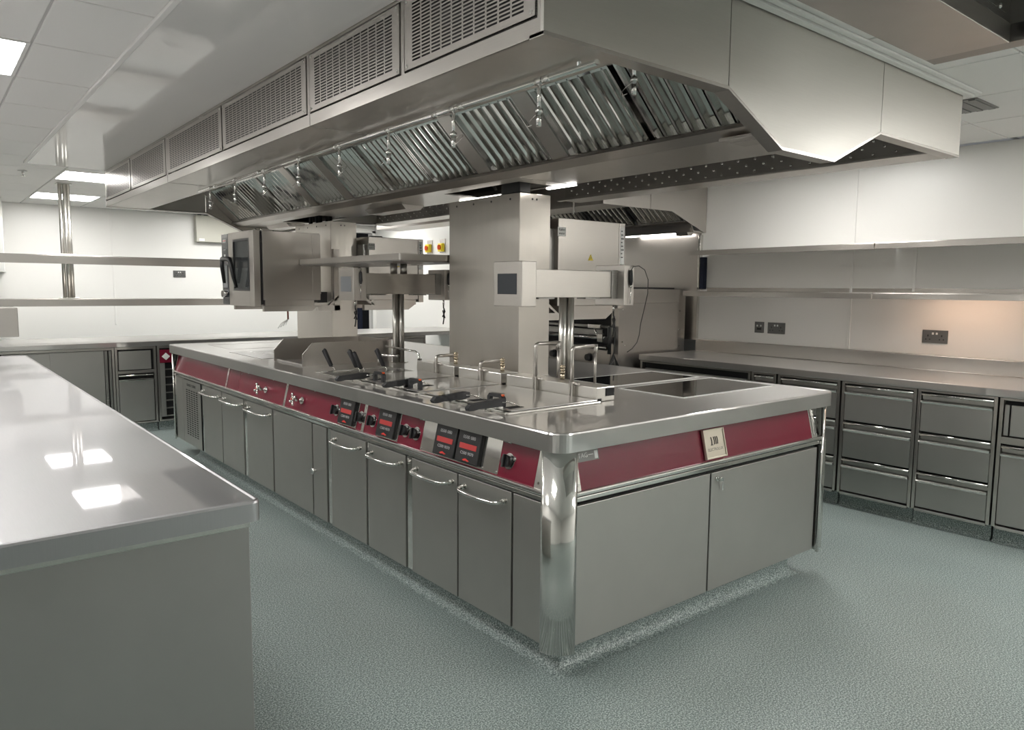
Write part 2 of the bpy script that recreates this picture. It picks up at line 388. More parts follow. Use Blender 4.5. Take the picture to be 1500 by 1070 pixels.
# corner posts
def corner_post(name, cx, cy, r, a0, z0, z1):
    pts = [(cx+r*math.cos(math.radians(a0+90*k/12)), cy+r*math.sin(math.radians(a0+90*k/12))) for k in range(13)]
    ir = r-.012
    inn = [(cx+ir*math.cos(math.radians(a0+90*k/12)), cy+ir*math.sin(math.radians(a0+90*k/12))) for k in range(12,-1,-1)]
    b = MB(); b.prism(pts+inn, 'Z', z0, z1)
    for f in b.bm.faces:
        if len(f.verts) == 4: f.smooth = True
    return build(name, b, 'mirror', isl)
corner_post('corner_post', .098, .098, .088, 180, .112, .832)
corner_post('corner_post', .085, L-.085, .075, 90, .112, .832)
corner_post('corner_post', W-.085, .085, .075, 270, .112, .832)
corner_post('corner_post', W-.085, L-.085, .075, 0, .112, .832)
build('post_reflection', MB().box(.098,.108,.03,.045,.735,.825,.001), 'brass', isl)  # brass-coloured block imitating a brown reflection beside the corner post
# doors on the long side
def bow_handle(par, y0, y1, z, x=.028, out=.05):
    n = 5; pts = [(x, y1, z)]
    for k in range(n+1):
        a = math.pi/2*k/n; pts.append((x-out+.035*(1-math.sin(a)) , y1-.045*(1-math.cos(a)), z-.004*math.sin(a)))
    for k in range(1, 6): pts.append((x-out-.006*math.sin(math.pi*k/6), y1-.045+(y0+.045-y1+.045)*k/6, z-.004))
    for k in range(n, -1, -1):
        a = math.pi/2*k/n; pts.append((x-out+.035*(1-math.sin(a)), y0+.045*(1-math.cos(a)), z-.004*math.sin(a)))
    pts.append((x, y0, z))
    mb = MB().tube(pts, .008, 10)
    for y in (y0, y1): mb.cyl((x-.018, y, z), .0115, .006, 'X', 12).cyl((x-.001, y, z), .011, .004, 'X', 12)
    return build('handle', mb, 'chrome' if False else 'mirror', par)
ZB, ZD = .128, .640
def door(y0, y1, h=None, name='door', mat='door'):
    d = build(name, MB().box(.028, .05, y0+.002, y1-.002, ZB, ZD, .0018), mat, isl)
    if h: bow_handle(d, h[0], h[1], .60)
    return d
door(.112, .272, name='filler_panel')
door(.280, .620, (.315,.575)); door(.626, .975, (.66,.93))
build('stile', MB().box(.034,.05,.980,1.022,ZB,ZD,.0015), 'mirror', isl)
door(1.028, 1.376, (1.06,1.33))
build('stile', MB().box(.034,.05,1.380,1.392,ZB,ZD,.001), 'mirror', isl)
door(1.396, 1.782, (1.45,1.72))
build('stile', MB().box(.034,.05,1.790,1.826,ZB,ZD,.0015), 'mirror', isl)
dn = door(1.836, 2.008, name='filler_panel')
build('knob', MB().cyl((.002,1.97,.385),.017,.012,'X',16).cyl((.012,1.97,.385),.007,.018,'X',12), 'chrome', dn)
door(2.018, 2.575); door(2.590, 3.034, (2.62,2.98))
build('stile', MB().box(.034,.05,3.045,3.092,ZB,ZD,.0015), 'mirror', isl)
door(3.100, 3.530, (3.12,3.46)); door(3.545, 3.972, (3.57,3.93))
build('stile', MB().box(.034,.05,3.978,4.02,ZB,ZD,.0015), 'mirror', isl)
# perforated service panel
def slotted(mb, fn, u0, u1, v0, v1, mu, mv, nu, nv, gu, gv):
    """sheet with nu x nv real slots; fn maps (u,v) to a point"""
    us = [u0]; vs = [v0]
    pu = (u1-u0-2*mu)/nu; pv = (v1-v0-2*mv)/nv
    for i in range(nu): us += [u0+mu+i*pu+gu/2, u0+mu+(i+1)*pu-gu/2]
    us.append(u1)
    for i in range(nv): vs += [v0+mv+i*pv+gv/2, v0+mv+(i+1)*pv-gv/2]
    vs.append(v1)
    V = [[mb.bm.verts.new(fn(u, v)) for v in vs] for u in us]
    for i in range(len(us)-1):
        for j in range(len(vs)-1):
            if i % 2 == 1 and j % 2 == 1: continue
            mb.bm.faces.new((V[i][j], V[i+1][j], V[i+1][j+1], V[i][j+1]))
    return mb
g = build('grille_door', slotted(MB(), lambda u, v: (.028, u, v), 4.028, 4.492, ZB, ZD, .07, .07, 5, 22, .02, .009), 'door', isl)
build('grille_backing', MB().box(.034,.05,4.03,4.49,ZB,ZD), 'void', g)
text('lettering', 'GRANDE CUISINE', .03, frameM((.0275,4.27,.602),(0,-1,0),(0,0,1),(-1,0,0)), 'darkink', g)
door(4.50, 4.70, name='filler_panel')
# end doors
def dend(x0, x1, name='door'):
    return build(name, MB().box(x0+.002, x1-.002, .028, .05, ZB, ZD-.008, .0018), 'door', isl)
dend(.112, .872); d = dend(.878, 1.715)
build('lock', MB().cyl((.915,.020,.605),.011,.01,'Y',14).cyl((.915,.010,.605),.004,.012,'Y',8).box(.925,.945,.014,.016,.592,.607,.001).box(.938,.944,.014,.016,.553,.588,.001).tube([(.915,.012,.603),(.93,.012,.612),(.942,.014,.60),(.94,.014,.588)],.0015,6), 'chrome', d)
build('side_post', MB().box(1.735,1.79,.022,.05,.118,.66,.004), 'mirror', isl)
# knobs
def knob(y, z=.748, big=1.0, tapdir=1):
    Mx = FR(y, z) @ Matrix.Translation((0,0,0))
    p_ = build('escutcheon', MB().cyl((0,0,0), .030*big, .003, 'Z', 20).cyl((.026*tapdir,.012,0), .011, .003,'Z',10).xf(Mx), 'chrome', isl)
    build('knob', MB().cyl((0,0,.003), .022, .022, 'Z', 18).box(-.005,.005,-.024,.024,.018,.036,.003).xf(Mx), 'black', p_)
    build('indicator', MB().cyl((.026*tapdir,.012,.003), .006, .004, 'Z', 10).xf(Mx), 'chrome', p_)
for y, td in ((1.735,-1),(1.465,1),(1.345,-1),(1.045,1),(.955,-1),(.312,1)): knob(y, tapdir=td)
# control displays
def display(y, plate=True, wd=.155):
    Mx = FR(y, .685)
    if plate:
        pl = build('display_plate', MB().box(-.098,.098,.004,.143,0,.004,.001,mat=Mx), 'mirror', isl)
        for u in (-.09,.09):
            for v in (.012,.135): build('screw', MB().cyl((u,v,.004),.004,.003,'Z',8).xf(Mx), 'chrome', pl)
    sc = build('control_display', MB().box(-wd/2,wd/2,.010,.138,.002,.02,.004,mat=Mx), 'black', isl)
    build('red_display', MB().box(-.056,.056,.065,.086,.02,.021,mat=Mx), 'redbar', sc)
    text('lettering', '0500 080', .019, Mx @ Matrix.Translation((0,.111,.0203)), 'ink', sc, sx=1.15)
    text('lettering', 'C500 9070', .017, Mx @ Matrix.Translation((0,.048,.0203)), 'ink', sc, sx=1.15)
    build('red_emblem', MB().prism([(-.022,.021),(-.012,.018),(0,.021),(.014,.018),(.024,.022),(.010,.025),(-.002,.029),(-.012,.026)],'Z',.02,.021,mat=Mx), 'redink', sc)
display(1.595); display(1.195)
Mx = FR(0, .685)
pl = build('display_plate', MB().box(-.905,-.365,.004,.143,0,.003,.001,mat=Mx), 'mirror', isl)
for u in (-.895,-.80,-.46,-.375):
    for v in (.012,.135): build('screw', MB().cyl((u,v,.003),.004,.003,'Z',8).xf(Mx), 'chrome', pl)
display(.712, False, .150); display(.550, False, .150)
# water taps
def tap(y):
    Mx = FR(y, .745)
    p_ = build('tap', MB().cyl((0,0,0),.018,.010,'Z',16).cyl((0,0,.01),.009,.045,'Z',12), 'chrome', isl) if False else build('tap', MB().cyl((0,0,0),.020,.012,'Z',16).cyl((0,0,.01),.009,.055,'Z',12).xf(Mx), 'chrome', isl)
    mb = MB().cyl((0,0,.055),.013,.016,'Z',12)
    for k in range(4):
        a = math.pi/2*k+.5; v = Vector((math.cos(a), math.sin(a), 0))
        mb.tube([Vector((0,0,.063)), Vector((0,0,.063))+v*.028],[.005,.0065],8); mb.sphere(Vector((0,0,.063))+v*.03,.009,8)
    build('cross_handle', mb.xf(Mx), 'chrome', p_)
    build('red_cap', MB().cyl((0,0,.071),.006,.002,'Z',10).xf(Mx), 'redink', p_)
tap(2.70); tap(2.155)
for y in (4.45, 3.05, 2.62, 2.02):
    build('fixing', MB().cyl((0,.135,0),.006,.006,'Z',8).xf(FR(y,.685)), 'chrome', isl)
for y in (1.70, 1.30, .93, .34):
    lb = build('rating_label', MB().box(-.022,.022,.128,.144,0,.0012,mat=FR(y,.685)), 'socket', isl)
    build('label_patch', MB().box(.004,.018,.130,.142,.0012,.0018,mat=FR(y,.685)), 'paper', lb)
# tag plate and cast badge on the end
lb = build('name_label', MB().box(.136,.240,.096,.134,0,.0012,mat=FE(0,.685)), 'socket', isl); lb['label'] = 'dark grey sticker reading TAG'
text('lettering', 'TAG', .024, FE(0,.685) @ Matrix.Translation((.163,.117,.0013)), 'paper', lb)
build('label_patch', MB().box(.220,.236,.100,.128,.0012,.0018,mat=FE(0,.685)).box(.190,.214,.116,.118,.0012,.0018,mat=FE(0,.685)), 'paper', lb)
bg = build('cast_badge', MB().box(.83,.968,.008,.128,.001,.012,.003,mat=FE(0,.685)), 'badge', isl); bg['label'] = 'square cast metal badge with raised strokes'
mb = MB()
for a in ((.83,.836,.008,.128),(.962,.968,.008,.128),(.836,.962,.008,.014),(.836,.962,.122,.128)): mb.box(*a[:2], *a[2:], .011, .016, .001, mat=FE(0,.685))
build('badge_rim', mb, 'badge', bg)
mb = MB()
for i, u in enumerate((.876,.893,.904,.915)):
    q = [(u,.064),(u+.0025,.064),(u+.005,.080),(u+.0025,.094),(u-.001,.096),(u+.0025,.080)]
    mb.prism(q, 'Z', .011, .0145, mat=FE(0,.685))
mb.prism([(.872,.062),(.886,.062),(.886,.0645),(.872,.0645)],'Z',.011,.0145,mat=FE(0,.685))
build('emblem', mb, 'darkink', bg)
text('lettering', 'ELECTROLUX', .0165, FE(0,.685) @ Matrix.Translation((.899,.044,.0118)), 'darkink', bg)

# ---- fryers on the worktop (each well is part of the suite top)
def well(y0, y1, x0=.105, x1=.61):
    fr = MB()
    for a in ((x0,x1,y0,y0+.015),(x0,x1,y1-.015,y1),(x0,x0+.015,y0+.015,y1-.015),(x1-.015,x1,y0+.015,y1-.015)): fr.box(*a, ZS-.001, ZS+.010, .004)
    build('fryer_rim', fr, 'tube', top)
    build('fryer_well', MB().box(x0+.012,x1-.012,y0+.012,y1-.012,ZS-.0005,ZS+.001), 'dark_steel', top)
def lid(y0, y1, lab, hy, x0=.135, x1=.60):
    l = thing('fryer_lid', ((x0+x1)/2,(y0+y1)/2,ZS+.008), lab, 'lid', 'flat steel fryer lids')
    build('lid_plate', MB().box(x0,x1,y0,y1,ZS+.008,ZS+.014,.002), 'top', l)
    z = ZS+.014; x = x0+.03
    pts = [(x,hy+.045,z),(x,hy+.045,z+.035),(x,hy+.035,z+.045),(x,hy,z+.047),(x,hy-.035,z+.045),(x,hy-.045,z+.035),(x,hy-.045,z)]
    b = MB()
    b.prism([(hy-.050,z),(hy-.050,z+.035),(hy-.036,z+.049),(hy+.036,z+.049),(hy+.050,z+.035),(hy+.050,z),(hy+.034,z),(hy+.034,z+.030),(hy+.028,z+.036),(hy-.028,z+.036),(hy-.034,z+.030),(hy-.034,z)],'X',x-.009,x+.009)
    h = build('hoop_handle', b, 'rubber', l)
    build('red_dot', MB().box(x-.006,x+.006,hy-.046,hy-.034,z+.042,z+.0502,.002), 'orange', h)
def basket(y, lab, x=.155):
    z = ZS+.02
    bk = thing('fry_basket', (x+.06, y, ZS), lab, 'fryer basket', 'fryer baskets with black handles')
    h = MB(); h.prism([(x-.190,z+.012),(x-.175,z+.026),(x-.03,z+.036),(x-.01,z+.032),(x-.01,z+.012),(x-.05,z+.004),(x-.08,z+.007),(x-.11,z+.003),(x-.14,z+.005),(x-.165,z+.001),(x-.185,z+.001)],'Y',y-.012,y+.012)
    build('handle', h, 'rubber', bk)
    b = MB()
    for s in (-.012,.012): b.tube([(x-.03,y+s,z+.022),(x+.02,y+s,z+.016),(x+.055,y+s*2,ZS+.018)],.0022,6)
    b.box(x-.10,x-.02,y-.008,y+.008,ZS+.009,z+.004,.001)
    build('wire_arm', b, 'chrome', bk)
    build('basket_slot', MB().box(x+.005,x+.075,y-.02,y+.02,ZS+.0142,ZS+.0155), 'void', bk)
well(.40, 1.05); well(1.07, 1.44); well(1.46, 1.83)
lid(.418, 1.032, 'large flat fryer lid with black hoop handle nearest the rounded corner', .55)
lid(1.088, 1.422, 'smaller flat fryer lid with black hoop handle, middle of the three fryers', 1.165)
lid(1.478, 1.812, 'small flat fryer lid with black hoop handle beside the upright pasta baskets', 1.505)
basket(.715, 'black handled fry basket, second lying handle from the rounded corner')
basket(.475, 'black handled fry basket nearest the rounded corner of the island')
basket(1.235, 'black handled fry basket lying over the middle fryer', .225)
basket(1.58, 'black handled fry basket nearest the pasta cooker, farthest of the lying handles')
# basket lifts
def lift(y0, y1, loops, tall, lab, valve):
    x0, x1, z0, z1 = .615, .725, ZS+.001, ZS+.063
    l = thing('basket_lift', ((x0+x1)/2,(y0+y1)/2,ZS), lab, 'basket lift', 'steel basket lift housings')
    h = build('housing', MB().box(x0,x1,y0+.004,y1,z0,z1,.003), 'tube', l)
    build('end_cutout', MB().box(x0+.055,x1-.004,y0+.001,y0+.006,z0+.022,z1-.006).box(x0+.008,x0+.028,y0+.001,y0+.006,z0+.001,z0+.014), 'void', h)
    for y in loops:
        zt = z1+(.165 if tall else .045)
        xa = x0-.012; w_ = .13
        pts = [(xa,y,z0+.004),(xa,y,zt-.015),(xa+.004,y-.001,zt-.005),(xa+.015,y-.003,zt),(xa+w_-.01,y-.012,zt)]
        b = MB().tube(pts,.009,10)
        b.tube([(xa+w_,y-.013,zt+.008),(xa+w_,y-.013,zt-.03)],.011,12).tube([(xa+w_,y-.013,zt-.03),(xa+w_,y-.013,z1-.001)],.0065,10)
        b.box(xa-.008,xa+.012,y-.012,y+.012,z0+.003,z1+.012,.002)
        b.cyl((xa+.006,y-.004,z1+.004),.007,-.035,'Y',8)
        build('lift_rail', b, 'steel', l)
    vx, vy = valve
    b = MB().cyl((vx,vy,z1 if vx < x1 else ZS),.011,.03,'Z',12)
    zz = (z1 if vx < x1 else ZS)+.03
    for k in range(3): b.cyl((vx,vy,zz+.012*k),.015-.002*(k % 2),.009,'Z',6).cyl((vx,vy,zz+.012*k+.008),.009,.005,'Z',8)
    build('valve', b, 'brass', l)
lift(.43, 1.05, (.82,.575), True, 'steel basket lift with two tall loops behind the nearest fryer', (.70,.74))
lift(1.09, 1.46, (1.25,), False, 'steel basket lift with one low loop, middle fryer, in front of the wide column', (.68,1.165))
lift(1.50, 1.88, (1.66,), False, 'steel basket lift with one low loop, farthest one, left of the wide column', (.69,1.595))
# pasta cooker well with hanging baskets
build('cooker_rim', MB().box(.11,.60,1.86,1.868,ZS,ZS+.006,.001).box(.11,.60,2.142,2.15,ZS,ZS+.006,.001).box(.11,.118,1.868,2.142,ZS,ZS+.006,.001).box(.592,.60,1.868,2.142,ZS,ZS+.006,.001), 'mirror', top)
build('cooker_water', MB().box(.118,.592,1.868,2.142,ZS,ZS+.0015), 'dark_steel', top)
for xx, yy, lab, n in ((.18,2.12,'pasta basket with single upright black handle, farthest left near the splash guard',1),(.27,1.99,'pair of pasta baskets with upright black handles close together, middle of the cooker',2),(.43,1.97,'pasta basket with upright black handle, right of the pair, beside the swan neck spout',1)):
    t_ = thing('pasta_basket', (xx+.06,yy-.02,ZS+.001), lab, 'pasta basket', 'pasta baskets with upright handles')
    for j in range(n):
        x_, y_ = xx+.022*j, yy-.012*j
        build('handle', MB().tube([(x_-.024,y_+.012,ZS+.132-.012*j),(x_-.020,y_+.010,ZS+.128-.012*j),(x_+.014,y_-.005,ZS+.040-.01*j),(x_+.016,y_-.006,ZS+.035-.01*j)],[.009,.014,.012,.008],10), 'rubber', t_)
        build('wire_arm', MB().tube([(x_+.015,y_-.006,ZS+.038),(x_+.03,y_-.015,ZS+.022),(x_+.024,y_-.02,ZS+.004)],.003,6), 'chrome', t_)
    build('mesh_basket', MB().box(xx+.02,xx+.10,yy-.08,yy-.01,ZS+.0016,ZS+.004,.001), 'filter', t_)
# swivel faucets
f = thing('swivel_faucet', (.62,2.24,ZS), 'chrome swan neck water spout behind the pasta baskets', 'faucet')
build('spout', MB().tube([(.60,2.30,ZS),(.60,2.30,ZS+.045),(.603,2.285,ZS+.062),(.61,2.26,ZS+.068),(.64,2.13,ZS+.070)],.009,10), 'chrome', f)
f = thing('pot_filler_arm', (.72,2.02,ZS), 'bent chrome pot filler arm beside the farther pole', 'faucet')
build('spout', MB().tube([(.72,2.02,ZS),(.72,2.02,ZS+.05),(.72,2.03,ZS+.085),(.715,2.06,ZS+.10),(.66,2.32,ZS+.115)],.006,10).cyl((.72,2.02,ZS),.013,.06,'Z',12), 'chrome', f)
# splash guard
g = thing('splash_guard', (.5,2.75,ZS), 'three sided stainless splash guard standing round the griddle', 'splash guard')
for y in (2.505, 2.955):
    build('side_panel', MB().prism([(.19,ZS),(.19,ZS+.072),(.255,ZS+.142),(.80,ZS+.142),(.80,ZS)],'Y',y-.003,y+.003), 'steel', g)
build('back_panel', MB().box(.80,.806,2.502,2.958,ZS,ZS+.142,.001), 'steel', g)
build('griddle_plate', MB().box(.20,.78,2.55,2.92,ZS,ZS+.004,.001).box(.20,.215,2.52,2.94,ZS,ZS+.012,.002), 'top', g)
# far hob / plancha
build('griddle_inset', MB().box(.16,.62,3.10,3.75,ZS,ZS+.002), 'dark_steel', top)
build('tray_grip', MB().box(.42,.46,3.15,3.45,ZS+.002,ZS+.012,.004), 'mirror', top)
def frame4(mb, x0,x1,y0,y1,t_,z0,z1):
    return mb.box(x0,x1,y0,y0+t_,z0,z1).box(x0,x1,y1-t_,y1,z0,z1).box(x0,x0+t_,y0+t_,y1-t_,z0,z1).box(x1-t_,x1,y0+t_,y1-t_,z0,z1)
for x0,x1,y0,y1,lab in ((1.02,1.755,.29,.685,'near black glass hob plate with pale border'),(1.06,1.74,.745,1.09,'far black glass hob plate with pale border')):
    h = build('hob_glass', MB().box(x0+.010,x1-.010,y0+.010,y1-.010,ZS,ZS+.0025), 'glass', top); h['label'] = lab
    build('hob_border', frame4(MB(),x0,x1,y0,y1,.010,ZS,ZS+.003), 'paper', h)
build('hob_border', frame4(MB(),.25,.85,4.0,4.55,.006,ZS,ZS+.001), 'steel', top)

# ================================================================ GANTRIES, COLUMNS, SHELF
def gantry(yc, labs, screen, flip=False):
    g = thing('control_gantry', (.80, yc, ZS), labs, 'control gantry', 'T shaped control gantries on twin poles')
    for qx, qy in ((.786,yc+.006),(.822,yc-.006)): build('pole', MB().tube([(qx,qy,ZS),(qx,qy,1.345)],.019,20), 'tube', g)
    build('pole_flange', MB().box(.755,.853,yc-.04,yc+.04,ZS,ZS+.004,.001), 'mirror', g)
    build('arm', MB().box(.525,1.090,yc-.05,yc+.05,1.34,1.468,.002), 'steel' , g)
    build('arm_collar', MB().box(1.055,1.096,yc-.056,yc+.056,1.335,1.474,.001), 'dark_steel', g)
    for q in (.60,.90): build('access_plate', MB().box(q,q+.10,yc-.03,yc+.03,1.332,1.3395,.001), 'dark_steel', g)
    b1 = build('control_box', MB().box(.440,.526,yc-.10,yc+.10,1.30,1.50,.003), 'steel', g)
    build('touch_screen', MB().box(.4385,.442,yc-.067,yc+.070,1.354,1.446,.001), screen, b1)
    b2 = build('control_box', MB().box(1.096,1.166,yc-.10,yc+.10,1.30,1.50,.003), 'steel', g)
    build('touch_screen', MB().box(1.164,1.168,yc-.067,yc+.070,1.354,1.446,.001), screen, b2)
    return g
g1 = gantry(.83, 'nearer steel control gantry on twin poles with dark touch screen', 'screen')
g2 = gantry(2.41, 'farther steel control gantry on twin poles with grey touch screen, under the shelf', 'screen_grey')
for qx, qy in ((.78,2.42),(.84,2.40)): build('shelf_pole', MB().tube([(qx,qy,1.468),(qx,qy,1.532)],.022,20), 'tube', g2)
def probe(p, lab, cab):
    x, y, z = p
    t_ = thing('core_probe', (x,y,z), lab, 'probe', 'black core temperature probes')
    build('probe_handle', MB().tube([(x,y,z),(x,y,z-.012),(x+.002,y,z-.055),(x,y,z-.075)],[.006,.009,.009,.005],8), 'rubber', t_)
    build('probe_needle', MB().tube([(x,y,z-.075),(x-.004,y,z-.165)],.0022,6).cyl((x,y,z-.085),.006,.012,'Z',8), 'chrome', t_)
    build('probe_cable', MB().tube(cab,.0022,6), 'cable', t_)
Y_ = .722
probe((1.135,Y_,1.475),'core probe clipped to the near gantry with its cable looping to the right',
  [(1.135,Y_,1.475),(1.15,Y_,1.492),(1.19,Y_,1.497),(1.235,Y_,1.478),(1.262,Y_,1.43),(1.262,Y_,1.36),(1.238,Y_,1.28),(1.215,Y_,1.21),(1.205,Y_,1.15),(1.19,Y_,1.115),(1.155,Y_,1.085),(1.12,Y_,1.07)])
probe((.485,2.302,1.475),'core probe clipped to the left box of the far gantry',[(.485,2.302,1.475),(.487,2.30,1.492),(.48,2.304,1.498),(.47,2.304,1.495)])
probe((1.125,2.302,1.475),'core probe clipped to the right box of the far gantry, beside the wide column',[(1.125,2.302,1.475),(1.13,2.30,1.49),(1.15,2.302,1.497)])
def hang_cable(x, y, z, lab, n=.12):
    t_ = thing('bundled_cable', (x,y,z), lab, 'cable', 'tied cables hanging from the gantries')
    build('gland', MB().cyl((x,y,z-.03),.006,.03,'Z',8), 'chrome', t_)
    build('cable_bundle', MB().tube([(x,y,z-.03),(x,y,z-.05),(x+.012,y,z-.075),(x-.008,y,z-.11),(x+.012,y,z-.12),(x-.006,y,z-.07),(x+.006,y,z-.055),(x+.002,y,z-.13),(x-.004,y,z-.16)],.0045,6), 'cable', t_)
hang_cable(.475,2.36,1.30,'tied black cable hanging under the left box of the far gantry')
hang_cable(1.12,2.36,1.30,'tied black cable hanging under the right box of the far gantry')
hang_cable(1.13,.83,1.30,'tied black cable hanging under the right box of the near gantry')
sh = thing('gantry_shelf', (.80,2.66,1.54), 'stainless shelf on the far gantry poles in front of the ovens', 'shelf')
build('shelf_board', MB().prism(rounded(.55,1.06,1.955,3.37,.01,3),'Z',1.540,1.577), 'steel', sh)
build('shelf_lip', MB().box(.56,1.05,1.965,3.36,1.532,1.540,.001), 'dark_steel', sh)

def column(y0, y1, lab, slot):
    c = thing('service_column', (.99,(y0+y1)/2,ZS), lab, 'column', 'stainless service columns')
    b = build('column_casing', MB().box(.883,1.10,y0,y1,ZS,1.884,.003), 'steel_v', c)
    h = MB()
    for k in range(4): h.cyl((.881,y0+.08+k*(y1-y0-.16)/3,1.855),.006,.003,'X',8)
    for x in (.97,1.0): h.cyl((x,y0-.002,1.855),.006,.003,'Y',8)
    build('screw_holes', h, 'void', b)
    build('base_trim', MB().box(.879,1.104,y0-.004,y1+.004,ZS,ZS+.006,.001), 'mirror', c)
    p_ = MB()
    if slot == 1: p_.box(.885,.96,y0+.005,y0+.16,1.884,2.14,.004)
    else:
        for k in range(5): p_.tube([(.92+.02*(k%2),y0+.08+.09*k,1.884),(.92,y0+.08+.09*k,2.0),(.95,y0+.10+.09*k,2.14)],.016,8)
    build('cable_duct', p_, 'cable', c)
column(1.284, 1.942, 'wide stainless service column nearest the camera, behind the near gantry', 1)
column(3.55, 4.216, 'stainless service column farther back, beside the combi oven with glass door', 2)
# ---- combi ovens hung on the columns
def oven_bracket(x0, x1, y, zb, par, col_x):
    for yy in (y, y+.60):
        b = MB().prism([(min(x0,x1)+ (.06 if x0<x1 else 0), zb-.04),(max(x0,x1)-(0 if x0<x1 else .06), zb-.04),(max(x0,x1), zb),(min(x0,x1), zb)],'Y',yy,yy+.035)
        build('bracket_arm', b, 'steel', par)
        build('wall_bracket', MB().box(col_x-.05, col_x, yy, yy+.035, zb-.04, zb+.42,.002), 'steel', par)
OX0, OX1, OY0, OY1, OZ0, OZ1 = .225,.715,3.38,4.05,1.245,1.770
ov = thing('combi_oven', (.47,3.7,OZ0), 'combi oven with glass door and black handle hung on the far column', 'oven')
# body with an open cavity seen through the door
bd = MB().box(.29,OX1,OY0,OY0+.045,OZ0+.04,OZ1,.002).box(.29,OX1,OY1-.10,OY1,OZ0+.04,OZ1).box(.29,OX1,OY0+.045,OY1-.10,OZ1-.045,OZ1).box(.29,OX1,OY0+.045,OY1-.10,OZ0+.04,OZ0+.08).box(OX1-.05,OX1,OY0+.045,OY1-.10,OZ0+.08,OZ1-.045)
build('oven_body', bd, 'steel', ov)
build('rear_cover', MB().box(OX1-.06,OX1+.004,OY0-.003,OY0+.02,OZ0+.085,OZ1-.01,.001), 'steel', ov)
build('door_seal', MB().box(.272,.292,OY0+.012,OY1-.012,OZ0+.01,OZ1-.004), 'rubber', ov)
build('base_skirt', MB().box(.30,OX1-.05,OY0-.002,OY1,OZ0,OZ0+.042,.002), 'steel', ov)
dr = build('oven_door', MB().box(OX0,.272,OY0,OY0+.085,OZ0-.005,OZ1+.002,.003).box(OX0,.272,3.80,3.90,OZ0-.005,OZ1+.002,.003).box(OX0,.272,OY0+.085,3.80,OZ1-.05,OZ1+.002,.002).box(OX0,.272,OY0+.085,3.80,OZ0-.005,OZ0+.105,.002), 'steel', ov)
build('door_window', MB().box(OX0+.006,.262,OY0+.085,3.80,OZ0+.105,OZ1-.05), 'tint', dr)
build('window_frame', frame4(MB(),0,0,0,0,0,0,0) if False else MB().box(OX0-.001,OX0+.006,OY0+.085,OY0+.10,OZ0+.105,OZ1-.05).box(OX0-.001,OX0+.006,3.785,3.80,OZ0+.105,OZ1-.05).box(OX0-.001,OX0+.006,OY0+.10,3.785,OZ1-.065,OZ1-.05).box(OX0-.001,OX0+.006,OY0+.10,3.785,OZ0+.105,OZ0+.12), 'black', dr)
hz = OZ0+.30
build('handle', MB().tube([(OX0-.002,3.86,hz+.04),(OX0-.06,3.85,hz+.04),(OX0-.068,3.83,hz+.035),(OX0-.068,3.72,hz+.035),(OX0-.068,3.67,hz+.03),(OX0-.066,3.655,hz+.005),(OX0-.05,3.65,hz-.10),(OX0-.03,3.65,hz-.17)],[.012,.014,.016,.017,.017,.017,.015,.011],10).tube([(OX0-.068,3.84,hz+.03),(OX0-.06,3.86,hz-.02),(OX0-.045,3.87,hz-.14)],[.014,.016,.012],10), 'black', dr)
for k in range(3): build('oven_rack', MB().box(.33,.64,OY0+.06,OY1-.12,OZ0+.15+.09*k,OZ0+.153+.09*k), 'mirror', ov)
cp = build('control_panel', MB().box(OX0,.285,3.905,OY1,OZ0+.0,OZ1,.003), 'screen', ov)
def ovm(y, z): return frameM((OX0-.001,y,z),(0,-1,0),(0,0,1),(-1,0,0))
build('logo_plate', MB().box(-.034,.034,-.012,.012,0,.002,mat=ovm(3.975,OZ1-.05)), 'paper', cp)
text('lettering', 'RATIONAL', .0135, ovm(3.975,OZ1-.05) @ Matrix.Translation((0,0,.0022)), 'redink', cp)
text('lettering', 'iCombi', .016, ovm(3.975,OZ1-.115) , 'ink', cp)
build('sticker', MB().box(-.02,.012,-.016,.016,0,.002,mat=ovm(3.97,OZ1-.165)), 'paper', cp)
build('display', MB().box(-.05,.05,-.11,.06,0,.001,mat=ovm(3.977,OZ1-.29)), 'screen_grey', cp)
build('dial', MB().cyl((OX0-.03,3.975,OZ0+.08),.026,.03,'X',16), 'chrome', cp)
build('dial', MB().cyl((OX0-.036,3.93,OZ0+.085),.020,.036,'X',16), 'chrome', cp)
build('top_studs', MB().cyl((.30,3.42,OZ1),.008,.014,'Z',8).cyl((.40,3.46,OZ1),.006,.01,'Z',8).cyl((.25,3.40,OZ1),.008,.012,'Z',8), 'chrome', ov)
oven_bracket(.715,.30,3.40,OZ0,ov,.883)
build('bracket_arm', MB().box(.70,.883,3.40,3.435,OZ0-.04,OZ0), 'steel', ov)
build('bracket_brace', MB().prism([(.79,OZ0),(.883,OZ0+.09),(.883,OZ0+.07),(.81,OZ0)],'Y',3.40,3.43), 'steel', ov)
build('vent_box', MB().box(.72,.80,3.45,3.9,OZ0+.02,OZ0+.10), 'black', ov)
wr = thing('loose_wires', (.45,3.5,OZ0-.04), 'loose brown and white wire ends hanging below the glass door oven', 'wires')
build('wire_sheath', MB().tube([(.49,3.45,OZ0-.0),(.492,3.45,OZ0-.10)],.006,6), 'redwire', wr)
for k in range(4): build('wire_end', MB().tube([(.492,3.45,OZ0-.10),(.48-.012*k,3.45,OZ0-.125),(.475-.02*k,3.45,OZ0-.14-.008*k)],.0025,5), 'paper', wr)
